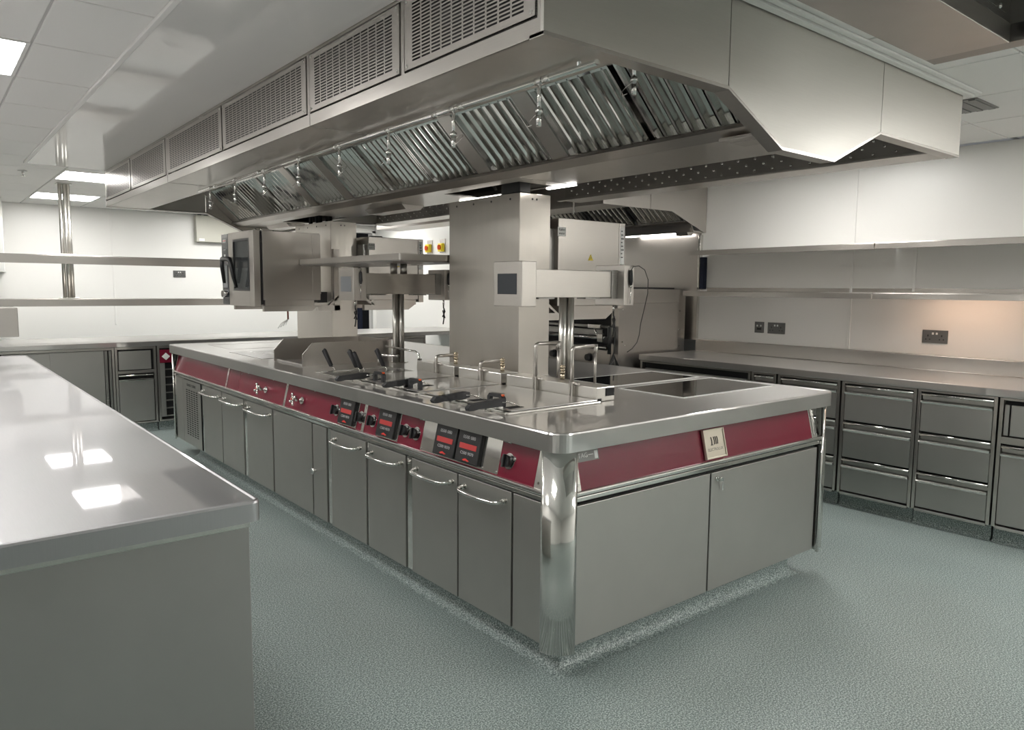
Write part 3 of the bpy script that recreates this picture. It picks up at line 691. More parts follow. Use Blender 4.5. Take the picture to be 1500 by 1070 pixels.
def rear_oven(y0, lab, x0=1.175, x1=1.715):
    z0, z1 = 1.245, 1.772
    o = thing('combi_oven', (1.45,y0+.33,z0), lab, 'oven', 'plain sided ovens on the far side of the columns')
    build('oven_body', MB().box(x0,x1-.05,y0,y0+.66,z0+.04,z1,.003).box(x0+.03,x1-.06,y0+.02,y0+.64,z0-.0,z0+.045), 'steel', o)
    build('oven_door', MB().box(x1-.048,x1,y0-.002,y0+.66,z0+.02,z1,.003), 'steel', o)
    build('rating_label', MB().box(x1-.040,x1-.008,y0-.0035,y0-.002,z0+.285,z1-.02), 'paper', o)
    mk = MB()
    for k in range(8): mk.box(x1-.036,x1-.036+.012+.012*((k*7)%3)/2,y0-.0045,y0-.0035,z1-.05-.022*k,z1-.044-.022*k)
    build('label_print', mk, 'darkink', o)
    st = build('white_sticker', MB().box(x0-.005,x0+.055,y0-.002,y0,z1-.10,z1-.05), 'paper', o)
    text('lettering', 'Kaltes', .019, frameM((x0+.025,y0-.0025,z1-.064),(1,0,0),(0,0,1),(0,-1,0)), 'darkink', st)
    text('lettering', 'water', .019, frameM((x0+.025,y0-.0025,z1-.084),(1,0,0),(0,0,1),(0,-1,0)), 'darkink', st)
    wx, wz = x0+.254, z0+.300
    ws = build('warning_sign', MB().prism([(wx-.018,wz),(wx+.018,wz),(wx,wz+.034)],'Y',y0-.003,y0), 'yellow', o)
    build('warning_mark', MB().prism([(wx+.003,wz+.024),(wx-.005,wz+.013),(wx,wz+.013),(wx-.002,wz+.004),(wx+.006,wz+.016),(wx+.001,wz+.016)],'Y',y0-.004,y0-.003).box(wx-.02,wx+.02,y0-.0035,y0-.0031,wz-.0015,wz+.0005), 'darkink', ws)
    v = build('vent_cap', MB().cyl((x0+.225,y0+.30,z1),.045,.018,'Z',20).cyl((x0+.225,y0+.30,z1+.018),.055,.010,'Z',20), 'dark_steel', o)
    build('rear_housing', MB().box(1.104,x0,y0+.03,y0+.62,z0+.10,z1-.06), 'dark_steel', o)
    for yy in (y0+.02, y0+.60):
        build('bracket_arm', MB().prism([(1.104,z0-.04),(x1-.13,z0-.04),(x1-.07,z0),(1.104,z0)],'Y',yy,yy+.035), 'steel', o)
    build('bracket_brace', MB().prism([(1.104,z0+.07),(1.20,z0),(1.18,z0),(1.104,z0+.05)],'Y',y0+.02,y0+.05), 'steel', o)
rear_oven(1.30, 'plain sided steel oven with yellow warning triangle behind the wide near column')
rear_oven(3.42, 'plain sided steel oven on the far side of the farther column, above the gantry shelf', 1.135, 1.63)

# ================================================================ MAIN HOOD
HX0, HX1, HY0, HY1 = -.36, 2.25, -.31, 5.06
hood = thing('extraction_hood', (.93, 2.4, 1.866), 'huge stainless extraction hood with grilles and baffle filters over the island', 'extraction hood')
z1, z2, zt = 2.015, 1.866, 2.308
prof = [(HX0,z1),(.42,z1),(.743,z2),(1.10,z2),(1.456,z1),(HX1,z1),(HX1,zt),(HX0,zt)]
# near end in three sheets with folded lower lip
def endsheet(pts, y): build('end_panel', MB().prism(pts,'Y',y,y+.012), 'hood_end', hood)
for y in (HY0, HY1-.012):
    endsheet([(HX0,z1),(.42-.002,z1),(.42-.002,zt),(HX0,zt)], y)
    endsheet([(.422,z1),(.743,z2),(1.10,z2),(1.454,z1),(1.454,zt),(.422,zt)], y)
    endsheet([(1.458,z1),(HX1,z1),(HX1,zt),(1.458,zt)], y)
for (ax, az), (bx, bz) in zip(prof[:5], prof[1:6]):
    for y0, y1 in ((HY0, HY0+.055), (HY1-.055, HY1)):
        build('folded_lip', MB().prism([(ax,az-.003),(bx,bz-.003),(bx,bz+.008),(ax,az+.008)], 'Y', y0-.001, y1), 'hood', hood)
# side box left
build('side_box', MB().box(HX0+.003,-.05,HY0+.012,HY1-.012,z1,z1+.012).box(-.062,-.05,HY0+.012,HY1-.012,z1+.012,zt).box(HX0,HX0+.006,HY0+.012,HY1-.012,z1,z1+.045), 'hood', hood)
gr = [(4.16,5.04),(3.215,4.14),(2.145,3.165),(1.11,2.135),(.385,1.085),(-.285,.362)]
posts = MB()
yy = [HY1-.012]
for a, b in gr: posts.box(HX0,HX0+.006,b,b+.022 if b < 5 else b+.005,z1+.045,zt)
build('side_rail', MB().box(HX0,HX0+.006,HY0+.012,HY1-.012,2.288,zt), 'hood', hood)
prev = HY1-.012
for a, b in gr:
    build('stile', MB().box(HX0,HX0+.005,b,prev,z1+.045,2.288), 'hood', hood); prev = a
build('stile', MB().box(HX0,HX0+.005,HY0+.012,prev,z1+.045,2.288), 'hood', hood)
for a, b in gr:
    n = max(4, round((b-a-.09)/.0535)); zz0, zz1 = z1+.047, 2.286
    gp = build('grille_panel', slotted(MB(), lambda u, v: (HX0-.003, u, v), a+.002, b-.002, zz0, zz1, .045, .022, n, 17, .0075, .0048), 'hood', hood)
    build('grille_edge', frame4(MB(),0,0,0,0,0,0,0) if False else MB().box(HX0-.003,HX0+.004,a+.002,a+.006,zz0,zz1).box(HX0-.003,HX0+.004,b-.006,b-.002,zz0,zz1).box(HX0-.003,HX0+.004,a+.006,b-.006,zz0,zz0+.004).box(HX0-.003,HX0+.004,a+.006,b-.006,zz1-.004,zz1), 'dark_steel', gp)
    for (u, v) in ((a+.02,zz0+.015),(b-.02,zz0+.015),(a+.02,zz1-.015),(b-.02,zz1-.015)):
        build('screw', MB().cyl((HX0-.006,u,v),.005,.003,'X',8), 'chrome', gp)
build('plenum_backing', MB().box(HX0+.03,HX0+.036,HY0+.012,HY1-.012,z1+.02,zt), 'void', hood)
# seams on the lower rail and box underside
sm = MB()
for y in (1.09, 3.19): sm.box(HX0-.001,HX0,y-.002,y+.002,z1,z1+.045).box(HX0,-.05,y-.0015,y+.0015,z1-.001,z1)
build('seam', sm, 'dark_steel', hood)
# cavity top, trough
build('cavity_roof', MB().box(-.05,HX1-.15,HY0+.012,HY1-.012,2.29,zt), 'dark_steel', hood)
tr = MB()
tr.prism([(.640,1.955),(.660,1.955),(.705,1.925),(.705,1.918),(.690,1.918),(.635,1.942)],'Y',HY0+.012,HY1-.012)
ZU = 1.918
for y0, y1 in ((HY0+.012,1.18),(1.86,3.55),(4.25,HY1-.012)): tr.box(.705,1.06,y0,y1,ZU,ZU+.008)
for y0, y1 in ((1.18,1.86),(3.55,4.25)): tr.box(.705,.79,y0,y1,ZU,ZU+.008).box(1.03,1.06,y0,y1,ZU,ZU+.008)
tr.prism([(1.06,ZU),(1.10,1.942),(1.12,1.955),(1.105,1.960),(1.06,ZU+.008)],'Y',HY0+.012,HY1-.012)
build('trough', tr, 'hood', hood)
build('seam', MB().box(.705,1.06,1.068,1.072,ZU-.001,ZU), 'dark_steel', hood)
for y0, y1 in ((1.05,1.26),(1.68,2.07)):
    build('light_strip', MB().box(1.045,1.070,y0,y1,ZU-.008,ZU-.001,.002), 'strip', hood)
for y, ln in ((4.35,.45),(2.45,.50)):
    build('collecting_cup', MB().prism([(.86,ZU),(.89,ZU-.03),(1.0,ZU-.03),(1.03,ZU)],'Y',y,y+ln), 'steel', hood)
build('drip_cup', MB().box(.655,.70,-.26,-.11,1.908,1.920,.003).box(.71,.80,-.26,-.12,1.908,1.917,.002), 'steel', hood)
# right side box with studs
for k, (a, b) in enumerate(((HY0+.012, 2.24), (2.95, HY1-.012))):
    rb = build('side_box', MB().box(2.10,HX1,a,b,z1,z1+.012).box(2.06,2.105,a,b+(.05 if k == 0 else 0),z1,z1+.014,.003).box(2.10,2.106,a,b,z1+.014,z1+.115).box(HX1-.006,HX1,a,b,z1+.012,zt), 'steel', hood)
    y = a+.10; i = 0; sme = None
    while y < b-.05:
        for z in ((z1+.068,) if i % 2 else (z1+.100, z1+.036)):
            if sme is None:
                q = MB().sphere((0,0,0),.0095,6); sme = bpy.data.meshes.new('stud'); q.bm.to_mesh(sme); q.bm.free(); sme.materials.append(M['chrome'])
            o = link('stud', sme, rb, WL[rb.name]); o.location = Vector((2.098,y,z))-WL[rb.name]
        y += .055; i += 1
# baffle filters, both slopes
def filter_bank(par, x0, zz0, x1, zz1, yr, pitch=.06, mirror=None):
    d = Vector((x1-x0,0,zz1-zz0)); Ls = d.length; u = d.normalized()     # down the slope
    w_ = Vector((u.z,0,-u.x));                                           # outward normal
    if w_.z > 0: w_ = -w_
    Mx = lambda y: frameM((x0,y,zz0), u, (0,1,0), w_)
    for (a, b) in yr:
        fr = MB()
        for q in ((0,.014,0,b-a),(Ls-.014,Ls,0,b-a),(.014,Ls-.014,0,.010),(.014,Ls-.014,b-a-.010,b-a)): fr.box(*q,-.045,.004,mat=Mx(a))
        f_ = build('baffle_filter', fr, 'filter', par)
        build('filter_back', MB().box(.01,Ls-.01,.005,b-a-.005,-.050,-.044,mat=Mx(a)), 'void', f_)
        n = max(1, int(round((b-a-.02)/pitch))); pt = (b-a-.02)/n; me = None
        for k in range(n):
            if me is None:
                q = MB(); q.prism([(0,-.034),(pt*.28,.004),(pt*.40,.004),(pt*.40,-.014),(pt*.88,-.036),(pt*.88,-.040)],'X',.006,Ls-.006)
                me = bpy.data.meshes.new('baffle'); q.bm.to_mesh(me); q.bm.free(); me.materials.append(M['filter'])
            o = bpy.data.objects.new('baffle', me); COL.objects.link(o); o.parent = f_; WL[o.name] = WL[par.name]
            o.matrix_local = Matrix.Translation(-WL[par.name]) @ Mx(a+.010+k*pt)
fy = [(-.29,.178),(.206,.661),(.768,1.221),(1.33,1.745),(1.751,2.225),(2.231,2.697),(2.804,3.237),(3.345,3.810),(3.816,4.337),(4.343,4.88)]
filter_bank(hood, .40, 2.20, .66, 1.955, fy)
bl = MB(); prev = HY0+.012
for a, b in fy+[(HY1-.012, 0)]:
    if a-prev > .03:
        build('blank_plate', MB().prism([(.40,2.20),(.66,1.955),(.655,1.949),(.395,2.194)],'Y',prev+.002,a-.002), 'hood', hood)
    prev = b
build('filter_rail', MB().box(.36,.41,HY0+.012,HY1-.012,2.195,2.215), 'hood', hood)
fr_ = [( -.29+.52*k, .20+.52*k) for k in range(10)]
filter_bank(hood, 1.37, 2.20, 1.11, 1.955, fr_)
build('cavity_side', MB().box(2.04,2.05,HY0+.012,HY1-.012,2.05,2.29), 'hood', hood) if False else None
# suppression pipe
sp = hood
xp, zp = -.13, 1.998
build('pipe_run', MB().tube([(xp,-.27,zp),(xp,3.35,zp)],.0085,10), 'chrome', sp)
for y in (-.08,.36,.52,1.33,2.27,3.0): build('pipe_fitting', MB().cyl((xp,y,zp),.012,.03,'Y',8), 'chrome', sp)
def nozzle(x, y, z0, zl=.115, ring=1):
    n_ = build('nozzle', MB().cyl((x,y-.016,z0),.012,.032,'Y',8).tube([(x,y,z0),(x,y,z0-zl+.03)],.0062,8).tube([(x,y,z0-zl+.034),(x,y,z0-zl+.022)],.012,8).tube([(x,y,z0-zl+.022),(x,y,z0-zl-.018)],.0085,8), 'chrome', sp)
    pts = [(x+.022*math.sin(a)*.9, y+ring*(.022-.022*math.cos(a)), z0-zl+.005+.022*math.sin(a)) for a in [2*math.pi*k/12 for k in range(11)]]
    build('cap_ring', MB().tube(pts,.0012,5), 'chrome', n_)
for k, y in enumerate((-.03,.423,.874,1.306,1.75,2.20,2.66,3.12)): nozzle(xp, y, zp, ring=(1 if k % 2 == 0 else -1))
build('pipe_branch', MB().tube([(xp,-.20,zp),(xp,-.20,2.10),(.10,-.20,2.10)],.007,8), 'chrome', sp)
nozzle(.10,-.20,2.10,.12)

# ================================================================ SECOND HOOD + COOKLINE (right, behind)
h2 = thing('wall_hood', (3.2,4,1.866), 'second stainless hood behind, over the right hand cookline', 'extraction hood')
Y2 = 2.15
ends = [(2.40,z1),(3.194,z1),(3.627,1.867),(3.70,1.867),(3.70,zt),(2.40,zt)]
build('end_panel', MB().prism([(2.40,z1),(2.93,z1),(2.93,zt),(2.40,zt)],'Y',Y2,Y2+.012), 'hood', h2)
build('end_panel', MB().prism([(2.934,z1),(3.194,z1),(3.627,1.867),(3.655,1.867),(3.655,zt),(2.934,zt)],'Y',Y2,Y2+.012), 'hood', h2)
build('side_box', MB().box(2.40,2.412,Y2+.012,5.6,z1,zt).box(2.412,2.70,Y2+.012,5.6,z1,z1+.012), 'hood', h2)
build('trough', MB().box(3.50,3.66,Y2+.012,5.6,1.867,1.879).prism([(3.42,1.955),(3.47,1.94),(3.50,1.879),(3.50,1.867),(3.455,1.93),(3.415,1.943)],'Y',Y2+.012,5.6), 'hood', h2)
build('cavity_roof', MB().box(2.70,3.66,Y2+.012,5.6,2.28,2.30), 'dark_steel', h2)
filter_bank(h2, 3.10, 2.20, 3.42, 1.955, [(2.22+.51*k, 2.70+.51*k) for k in range(6)])
build('light_strip', MB().box(3.53,3.57,2.35,2.95,1.859,1.867,.002), 'strip', h2)
build('collecting_cup', MB().prism([(3.46,1.867),(3.475,1.84),(3.53,1.84),(3.545,1.867)],'Y',2.20,2.32), 'steel', h2)
rod = thing('ceiling_rod', (2.30,2.34,2.1), 'thin vertical steel rod hanging beside the end of the studded beam', 'rod')
build('rod_bar', MB().tube([(2.28,2.34,1.94),(2.28,2.34,2.309)],.006,8), 'chrome', rod)
# wall cladding behind
cl = thing('wall_cladding', (3.89,4,0), 'large stainless wall cladding sheet behind the cookline', 'wall panel')
build('cladding_sheet', MB().box(3.655,3.665,2.203,5.6,.95,1.88), 'steel', cl)
build('edge_strip', MB().box(3.62,3.66,2.18,2.2,1.39,1.85,.002).box(3.63,3.66,2.1995,2.2,.86,1.39), 'mirror', cl)
gp = thing('dark_gap', (3.64,2.17,1.37), 'narrow black strip standing in for the dark gap between the cladding and the white wall', 'panel')
build('gap_face', MB().box(3.612,3.658,2.13,2.165,1.39,1.66,.002), 'blue', gp)  # black box painted in for the dark gap, not a real panel
# tall side housing right of the range
rg = thing('range_cooker', (3.1,3.2,0), 'black and steel range grill with chrome rails seen between column and steel side housing', 'range cooker')
build('side_housing', MB().prism(rounded(2.76,3.60,.10,1.385,.05,6,(0,0,1,0)),'Y',2.30,2.38), 'steel', rg)
build('top_guard', MB().box(2.86,3.50,2.29,2.302,1.27,1.385,.004), 'steel', rg)
sc_ = MB()
for (x, z) in ((2.80,1.22),(2.80,.96),(2.83,.93),(3.52,1.2),(3.52,1.04),(3.52,.9)): sc_.cyl((x,2.294,z),.006,.006,'Y',8)
build('screw', sc_, 'chrome', rg)
build('range_body', MB().box(2.78,3.60,2.385,4.4,.10,.78,.004), 'steel', rg)
build('kick_plinth', MB().box(2.84,3.55,2.34,4.35,0,.10), 'floor', rg)
build('door_film', MB().box(2.765,2.782,2.40,4.38,.50,.735), 'bluefilm', rg)
cpn = build('control_panel', MB().box(2.76,2.80,2.385,4.4,.75,.885,.004), 'steel', rg)
for y in (2.62, 3.06, 3.5, 3.95): build('knob', MB().cyl((2.725,y,.815),.028,.035,'X',14).cyl((2.756,y,.815),.036,.004,'X',14), 'black', cpn)
build('grill_back', MB().box(3.3,3.55,2.385,4.4,.885,1.40).box(2.9,3.3,2.385,4.4,1.36,1.40), 'void', rg)
build('grill_bed', MB().box(2.80,3.3,2.385,4.4,.885,.92), 'void', rg)
build('grill_rail', MB().tube([(2.74,2.42,.985),(2.74,4.3,.985)],.013,10).tube([(2.75,2.42,.905),(2.75,4.3,.905)],.009,10), 'chrome', rg)
build('grill_front', MB().box(2.78,2.80,2.5,4.38,1.0,1.05,.002).box(2.78,2.80,2.42,4.38,1.065,1.085,.002), 'dark_steel', rg)
build('rail_bracket', MB().box(2.73,2.76,2.48,2.62,1.06,1.095,.004).tube([(2.74,2.55,1.06),(2.745,2.52,1.0),(2.74,2.47,.97)],.008,8).box(2.72,2.75,2.44,2.50,.95,1.02,.004), 'chrome', rg)
build('lever', MB().cyl((2.70,2.38,.97),.03,.05,'X',12).tube([(2.72,2.36,1.08),(2.72,2.36,.86)],.016,8), 'black', rg)
pc = thing('tied_probe_cable', (2.70,2.30,.9), 'black cable tied in a bow hanging at the corner of the range', 'cable')
build('cable_bundle', MB().tube([(2.70,2.29,1.15),(2.705,2.29,1.0),(2.70,2.29,.88),(2.66,2.29,.80),(2.64,2.29,.76),(2.66,2.29,.74),(2.70,2.29,.86),(2.75,2.29,.78),(2.78,2.29,.74),(2.76,2.29,.72),(2.70,2.29,.86),(2.70,2.29,.70),(2.69,2.29,.62)],.006,6), 'cable', pc)

# ================================================================ NEAR HOOD, top right
h3 = thing('near_hood', (.3,-1.3,2.1), 'corner of a nearer steel hood cutting into the top right', 'extraction hood')
zb = 2.10
build('side_box', MB().box(-.3,.886,-.93,-.705,zb,zb+.012).box(-.3,.95,-.711,-.705,zb+.012,zt).box(-.3,.88,-.936,-.93,zb-.004,zb+.05,.002), 'hood', h3)
build('end_box', MB().box(.886,.95,-1.9,-.705,zb,zb+.01).box(.944,.95,-1.9,-.711,zb+.01,zt), 'dark_steel', h3)
build('inner_face', MB().box(-.3,.886,-.93,-.925,zb+.05,zt).box(.886,.89,-1.9,-.93,zb+.05,zt).box(-.3,.886,-1.9,-.93,2.27,2.28), 'dark_steel', h3)
for x in (.30,.46,.62,.78): build('stud', MB().sphere((x,-.938,zb+.075),.008,6), 'chrome', h3)

# ================================================================ RIGHT COUNTER
RX, RZ = 2.924, .86
def cove_box(x0,x1,y0,y1,side,h=.09):
    mb = MB().box(x0,x1,y0,y1,0,h); return mb
rt = thing('worktop', (3.29, -.7, .80), 'stainless worktop with upstand along the right hand wall', 'worktop')
build('worktop_slab', MB().box(RX,XR-.002,-3.6,2.225,RZ-.045,RZ,.005), 'top', rt)
build('upstand', MB().box(XR-.035,XR-.001,-3.6,2.2,RZ,.96,.004), 'steel', rt)
def lip_drawer(par, y0, y1, z0, z1, x=RX+.012, name='drawer', tilt=.0):
    """front with a folded pull: recessed dark throat under a rounded top roll"""
    f_ = build(name, MB().box(x, x+.02, y0, y1, z0, z1-.062, .003), 'door', par)
    b = MB().prism([(x-.004,z1-.062),(x-.010,z1-.052),(x+.012,z1-.038),(x+.020,z1-.038),(x+.020,z1-.062)],'Y',y0,y1)
    build('pull_slope', b, 'mirror', f_)
    build('top_roll', MB().tube([(x+.004,y0,z1-.010),(x+.004,y1,z1-.010)],.008,10), 'mirror', f_)
    build('throat', MB().box(x+.012,x+.022,y0+.002,y1-.002,z1-.040,z1-.016), 'door', f_)
    return f_
def cabinet(y0, y1, lab, fronts, group='steel cabinets under the right worktop'):
    c = thing('cabinet_unit', (3.25,(y0+y1)/2,0), lab, 'cabinet', group)
    b = MB().box(RX+.045,XR-.01,y0,y1,.095,RZ-.046)
    build('carcass', b, 'void', c)
    fr = MB().box(RX+.010,RX+.045,y0,y0+.018,.095,RZ-.047,.001).box(RX+.010,RX+.045,y1-.018,y1,.095,RZ-.047,.001).box(RX+.010,RX+.045,y0+.018,y1-.018,.085,.102,.001).box(RX+.010,RX+.045,y0+.018,y1-.018,.800,RZ-.047,.001)
    build('face_frame', fr, 'steel', c)
    k = MB().box(RX+.06,XR-.01,y0,y1,0,.094); cove_run(k,'Y',RX+.06,y0,y1,-1,.085,.03)
    build('kick_plinth', k, 'floor', c)
    for z0, z1 in fronts: lip_drawer(c, y0+.021, y1-.021, z0, z1)
    return c
three = ((.112,.322),(.330,.558),(.566,.795))
cabinet(.10-.016, .535, 'three drawer steel unit beside the island corner, farther of the two fully seen', three)
cabinet(-.335, .078, 'three drawer steel unit, right of the two fully seen drawer stacks', three)
cabinet(.548, .985, 'three drawer steel unit half hidden behind the island corner', three)
c = cabinet(1.0, 1.19, 'narrow steel unit with small drawer behind the island worktop', ((.62,.795),))
build('front', MB().box(RX+.012,RX+.03,1.024,1.166,.11,.61,.002), 'door', c)
c = cabinet(1.20, 2.215, 'wide steel undercounter unit at the far end of the right worktop', ())
build('door', MB().box(RX+.012,RX+.03,1.23,1.69,.11,.755,.003).box(RX+.005,RX+.012,1.23,1.69,.745,.755,.002), 'door', c)
build('door', MB().box(RX+.012,RX+.03,1.70,2.16,.11,.755,.003).box(RX+.005,RX+.012,1.70,2.16,.745,.755,.002), 'door', c)
def door_unit(y0, y1, lab):
    c = cabinet(y0, y1, lab, ((.112,.555),))
    build('mid_rail', MB().box(RX+.010,RX+.045,y0+.018,y1-.018,.562,.60,.001), 'steel', c)
    build('upper_panel', MB().box(RX+.014,RX+.03,y0+.024,y1-.024-.03,.608,.775,.002), 'door', c)
    build('upper_stile', MB().box(RX+.014,RX+.03,y1-.046,y1-.024,.608,.775,.002), 'door', c)
door_unit(-.90, -.345, 'steel unit with plain upper panel and lipped door at the right edge')
door_unit(-1.48, -.91, 'steel unit with lipped door outside the picture, beyond the right edge')
for i, (a, b) in enumerate(((-2.2,-1.49),(-2.9,-2.21),(-3.6,-2.91))):
    cabinet(a, b, ['three drawer steel unit beyond the right edge, third past the lipped door','three drawer steel unit beyond the right edge, fourth past the lipped door','three drawer steel unit beyond the right edge, last under the worktop'][i], three)
# wall shelves
def wshelf(x0, x1, ya, yb, z, lab, up):
    s = thing('wall_shelf', ((x0+x1)/2,(ya+yb)/2,z-.02), lab, 'shelf', 'steel wall shelves on the right')
    build('shelf_board', MB().box(x0,x1,ya,yb,z-.004,z,.001).box(x0,x0+.005,ya,yb,z-.040,z-.004,.001), 'steel', s)
    if up: build('shelf_upstand', MB().box(x1-.006,x1,ya,yb,z,z+.03,.001), 'steel', s)
    return s
wshelf(3.33, XR-.001, .57, 2.07, 1.70, 'upper steel wall shelf, far half, ending at the cookline', False)
wshelf(3.33, XR-.001, -1.9, .565, 1.70, 'upper steel wall shelf, near half, running out at the right edge', False)
wshelf(3.33, XR-.001, .57, 2.12, 1.372, 'lower steel wall shelf, far half, above the two sockets', True)
s = wshelf(3.33, XR-.001, -1.9, .565, 1.372, 'lower steel wall shelf, near half, with a light strip beneath', True)
build('light_strip', MB().box(3.40,3.425,-.22,.34,1.350,1.358,.002), 'warm', s)
for y in (1.06, 1.35): build('led_spot', MB().cyl((3.42,y,1.360),.016,.008,'Z',10), 'strip', bpy.data.objects['wall_shelf.002'])

def socket(name, face, a, z, wd, ht, lab, gang=2, grp='grey power sockets on the walls'):
    t_ = thing(name, (XR,a,z) if face == 'R' else (a,YB,z), lab, 'socket', grp)
    Mx = frameM((XR,a,z),(0,-1,0),(0,0,1),(-1,0,0)) if face == 'R' else frameM((a,YB,z),(1,0,0),(0,0,1),(0,-1,0))
    build('face_plate', MB().box(-wd/2,wd/2,-ht/2,ht/2,0,.008,.002,mat=Mx), 'socket', t_)
    b = MB(); r_ = MB()
    if gang == 2:
        for s in (-1,1):
            cx = s*wd*.27
            b.box(cx-.004,cx+.004,.0,.013,.008,.0088,mat=Mx).box(cx-.016,cx-.008,-.022,-.014,.008,.0088,mat=Mx).box(cx+.008,cx+.016,-.022,-.014,.008,.0088,mat=Mx)
            r_.box(s*.012-.006,s*.012+.006,.014,.028,.008,.011,.001,mat=Mx)
    else:
        for s in (-1,1): r_.box(s*.016-.006,s*.016+.006,.006,.020,.008,.011,.001,mat=Mx)
        b.box(-.02,.02,-.02,-.004,.008,.0088,mat=Mx)
    build('pin_holes', b, 'void', t_); build('rockers', r_, 'paper', t_)
socket('wall_switch','R',1.603,1.087,.082,.088,'small square grey switch plate on the right wall, left of a double socket',1)
socket('power_socket','R',1.452,1.086,.150,.088,'double grey socket on the right wall, next to the square switch plate')
socket('power_socket','R',.285,1.083,.158,.088,'double grey socket on the right wall under the warm light')
socket('power_socket','B',1.07,1.537,.150,.088,'double grey socket on the back wall below the upper hanging shelf')

# ================================================================ BACK COUNTER
BY = 5.78
bt = thing('worktop', (.2,6.2,.80), 'stainless worktop across the far end of the kitchen', 'worktop')
build('worktop_slab', MB().box(-3.0,3.88,BY,6.70,RZ-.045,RZ,.004), 'top', bt)
def bcab(x0, x1, lab, gap=True):
    c = thing('cabinet_unit', ((x0+x1)/2,6.2,0), lab, 'cabinet', 'steel cabinets under the far worktop')
    build('carcass', MB().box(x0,x1,BY+.045,6.66,.09,RZ-.046), 'void', c)
    build('face_frame', MB().box(x0,x0+.02,BY+.010,BY+.045,.085,RZ-.047,.001).box(x1-.02,x1,BY+.010,BY+.045,.085,RZ-.047,.001).box(x0+.02,x1-.02,BY+.010,BY+.045,.085,.102,.001).box(x0+.02,x1-.02,BY+.010,BY+.045,.79,RZ-.047,.001), 'steel', c)
    k = MB().box(x0,x1,BY+.06,6.6,0,.088); cove_run(k,'X',BY+.06,x0,x1,-1,.085,.03); build('kick_plinth', k, 'floor', c)
    return c
c = bcab(-1.10, -.215, 'steel unit with sliding doors under the far worktop')
build('sliding_door', MB().box(-.72,-.30,BY+.014,BY+.024,.105,.785,.002), 'door', c); build('sliding_door', MB().box(-1.07,-.62,BY+.028,BY+.038,.105,.785,.002), 'door', c)
build('door_guide', MB().box(-.295,-.27,BY+.016,BY+.03,.105,.785,.002).box(-.26,-.24,BY+.016,BY+.03,.105,.785,.002), 'dark_steel', c)
c = bcab(-.21, .14, 'steel unit with drawer panel above a lipped door under the far worktop')
build('upper_panel', MB().box(-.18,.095,BY+.012,BY+.03,.60,.775,.002), 'door', c)
build('mid_rail', MB().box(-.19,.12,BY+.010,BY+.04,.565,.592,.001), 'steel', c)
f_ = build('door', MB().box(-.185,.112,BY+.010,BY+.03,.108,.50,.003), 'door', c)
build('top_roll', MB().tube([(-.185,BY+.012,.545),(.112,BY+.012,.545)],.008,8).box(-.185,.112,BY,BY+.02,.495,.512,.003), 'mirror', f_)
c = bcab(.15, .44, 'steel ladder fronted unit with a burgundy square panel under the far worktop')
rp = build('burgundy_panel', MB().box(.172,.30,BY+.008,BY+.03,.65,.775,.002), 'red', c)
build('diamond_plate', MB().prism([(.19,.71),(.226,.745),(.262,.71),(.226,.675)],'Y',BY+.004,BY+.008), 'paper', rp)
build('front', MB().box(.172,.215,BY+.012,BY+.03,.13,.645,.002), 'door', c)
for k in range(7): build('rung', MB().box(.215,.30,BY+.012,BY+.02,.13+.075*k,.142+.075*k), 'steel', c)
build('front', MB().box(.30,.42,BY+.012,BY+.03,.13,.78,.002), 'door', c)
for i, (a, b) in enumerate(((.45,1.3),(1.31,2.2),(2.21,3.15),(-2.0,-1.11),(-2.95,-2.01))):
    c = bcab(a, b, ['steel unit under the far worktop, first behind the island corner','steel unit under the far worktop, behind the splash guard','steel unit under the far worktop, at its far right end','steel unit under the far worktop, just left of the sliding doors','steel unit under the far worktop, at its far left end'][i])
    build('door', MB().box(a+.024,b-.024,BY+.012,BY+.03,.108,.785,.003), 'door', c)
# hanging shelves on poles
hs = thing('hanging_shelf', (-.3,6.2,1.25), 'two long steel shelves hung on a bundle of chrome poles over the far worktop', 'shelf')
for z, nm in ((1.652,'upper'),(1.255,'lower')):
    build('shelf_board', MB().box(-2.6,.93 if z > 1.5 else 1.3,6.0,6.4,z-.008,z,.002).box(-2.6,.93 if z > 1.5 else 1.3,6.0,6.006,z-.08 if z > 1.5 else z-.065,z-.008,.001), 'steel', hs)
for dx, dy in ((-.032,0),(.0,-.03),(.032,0)): build('pole', MB().tube([(-.49+dx,6.2+dy,1.255),(-.49+dx,6.2+dy,H)],.017,12), 'tube', hs)
build('pole_flange', MB().box(-.56,-.42,6.14,6.25,1.652,1.666,.003).box(-.57,-.41,6.14,6.25,1.255,1.266,.003).box(-.55,-.43,6.14,6.25,H-.012,H-.001,.003), 'mirror', hs)
# wall cabinet boards
eb = thing('electrical_cabinet', (1.55,8.36,1.95), 'large cream electrical cabinet high on the back wall behind the oven', 'electrical cabinet')
b_ = build('cabinet_box', MB().box(1.27,1.85,8.30,8.398,1.955,2.295,.006), 'cream', eb)
build('cable_entries', MB().box(1.30,1.34,8.31,8.34,2.295,2.305).box(1.38,1.50,8.31,8.34,2.295,2.306).box(1.54,1.60,8.31,8.34,2.295,2.304), 'black', eb)
build('white_label', MB().box(1.30,1.37,8.297,8.30,1.965,2.0), 'paper', b_)
ns = thing('notice_sheet', (2.0,8.39,2.0), 'small printed notice sheet beside the cream electrical cabinet', 'notice')
build('sheet', MB().box(1.88,2.12,8.39,8.398,1.93,2.20), 'paper', ns)
tx = MB()
for k in range(4): tx.box(1.90,1.90+.03+.02*(k%2),8.388,8.39,2.14-.02*k,2.15-.02*k)
build('print', tx, 'darkink', ns)
b2_ = thing('white_wall_box', (-.95,7.88,1.5), 'white wall box at the left edge above the hanging shelf', 'wall box')
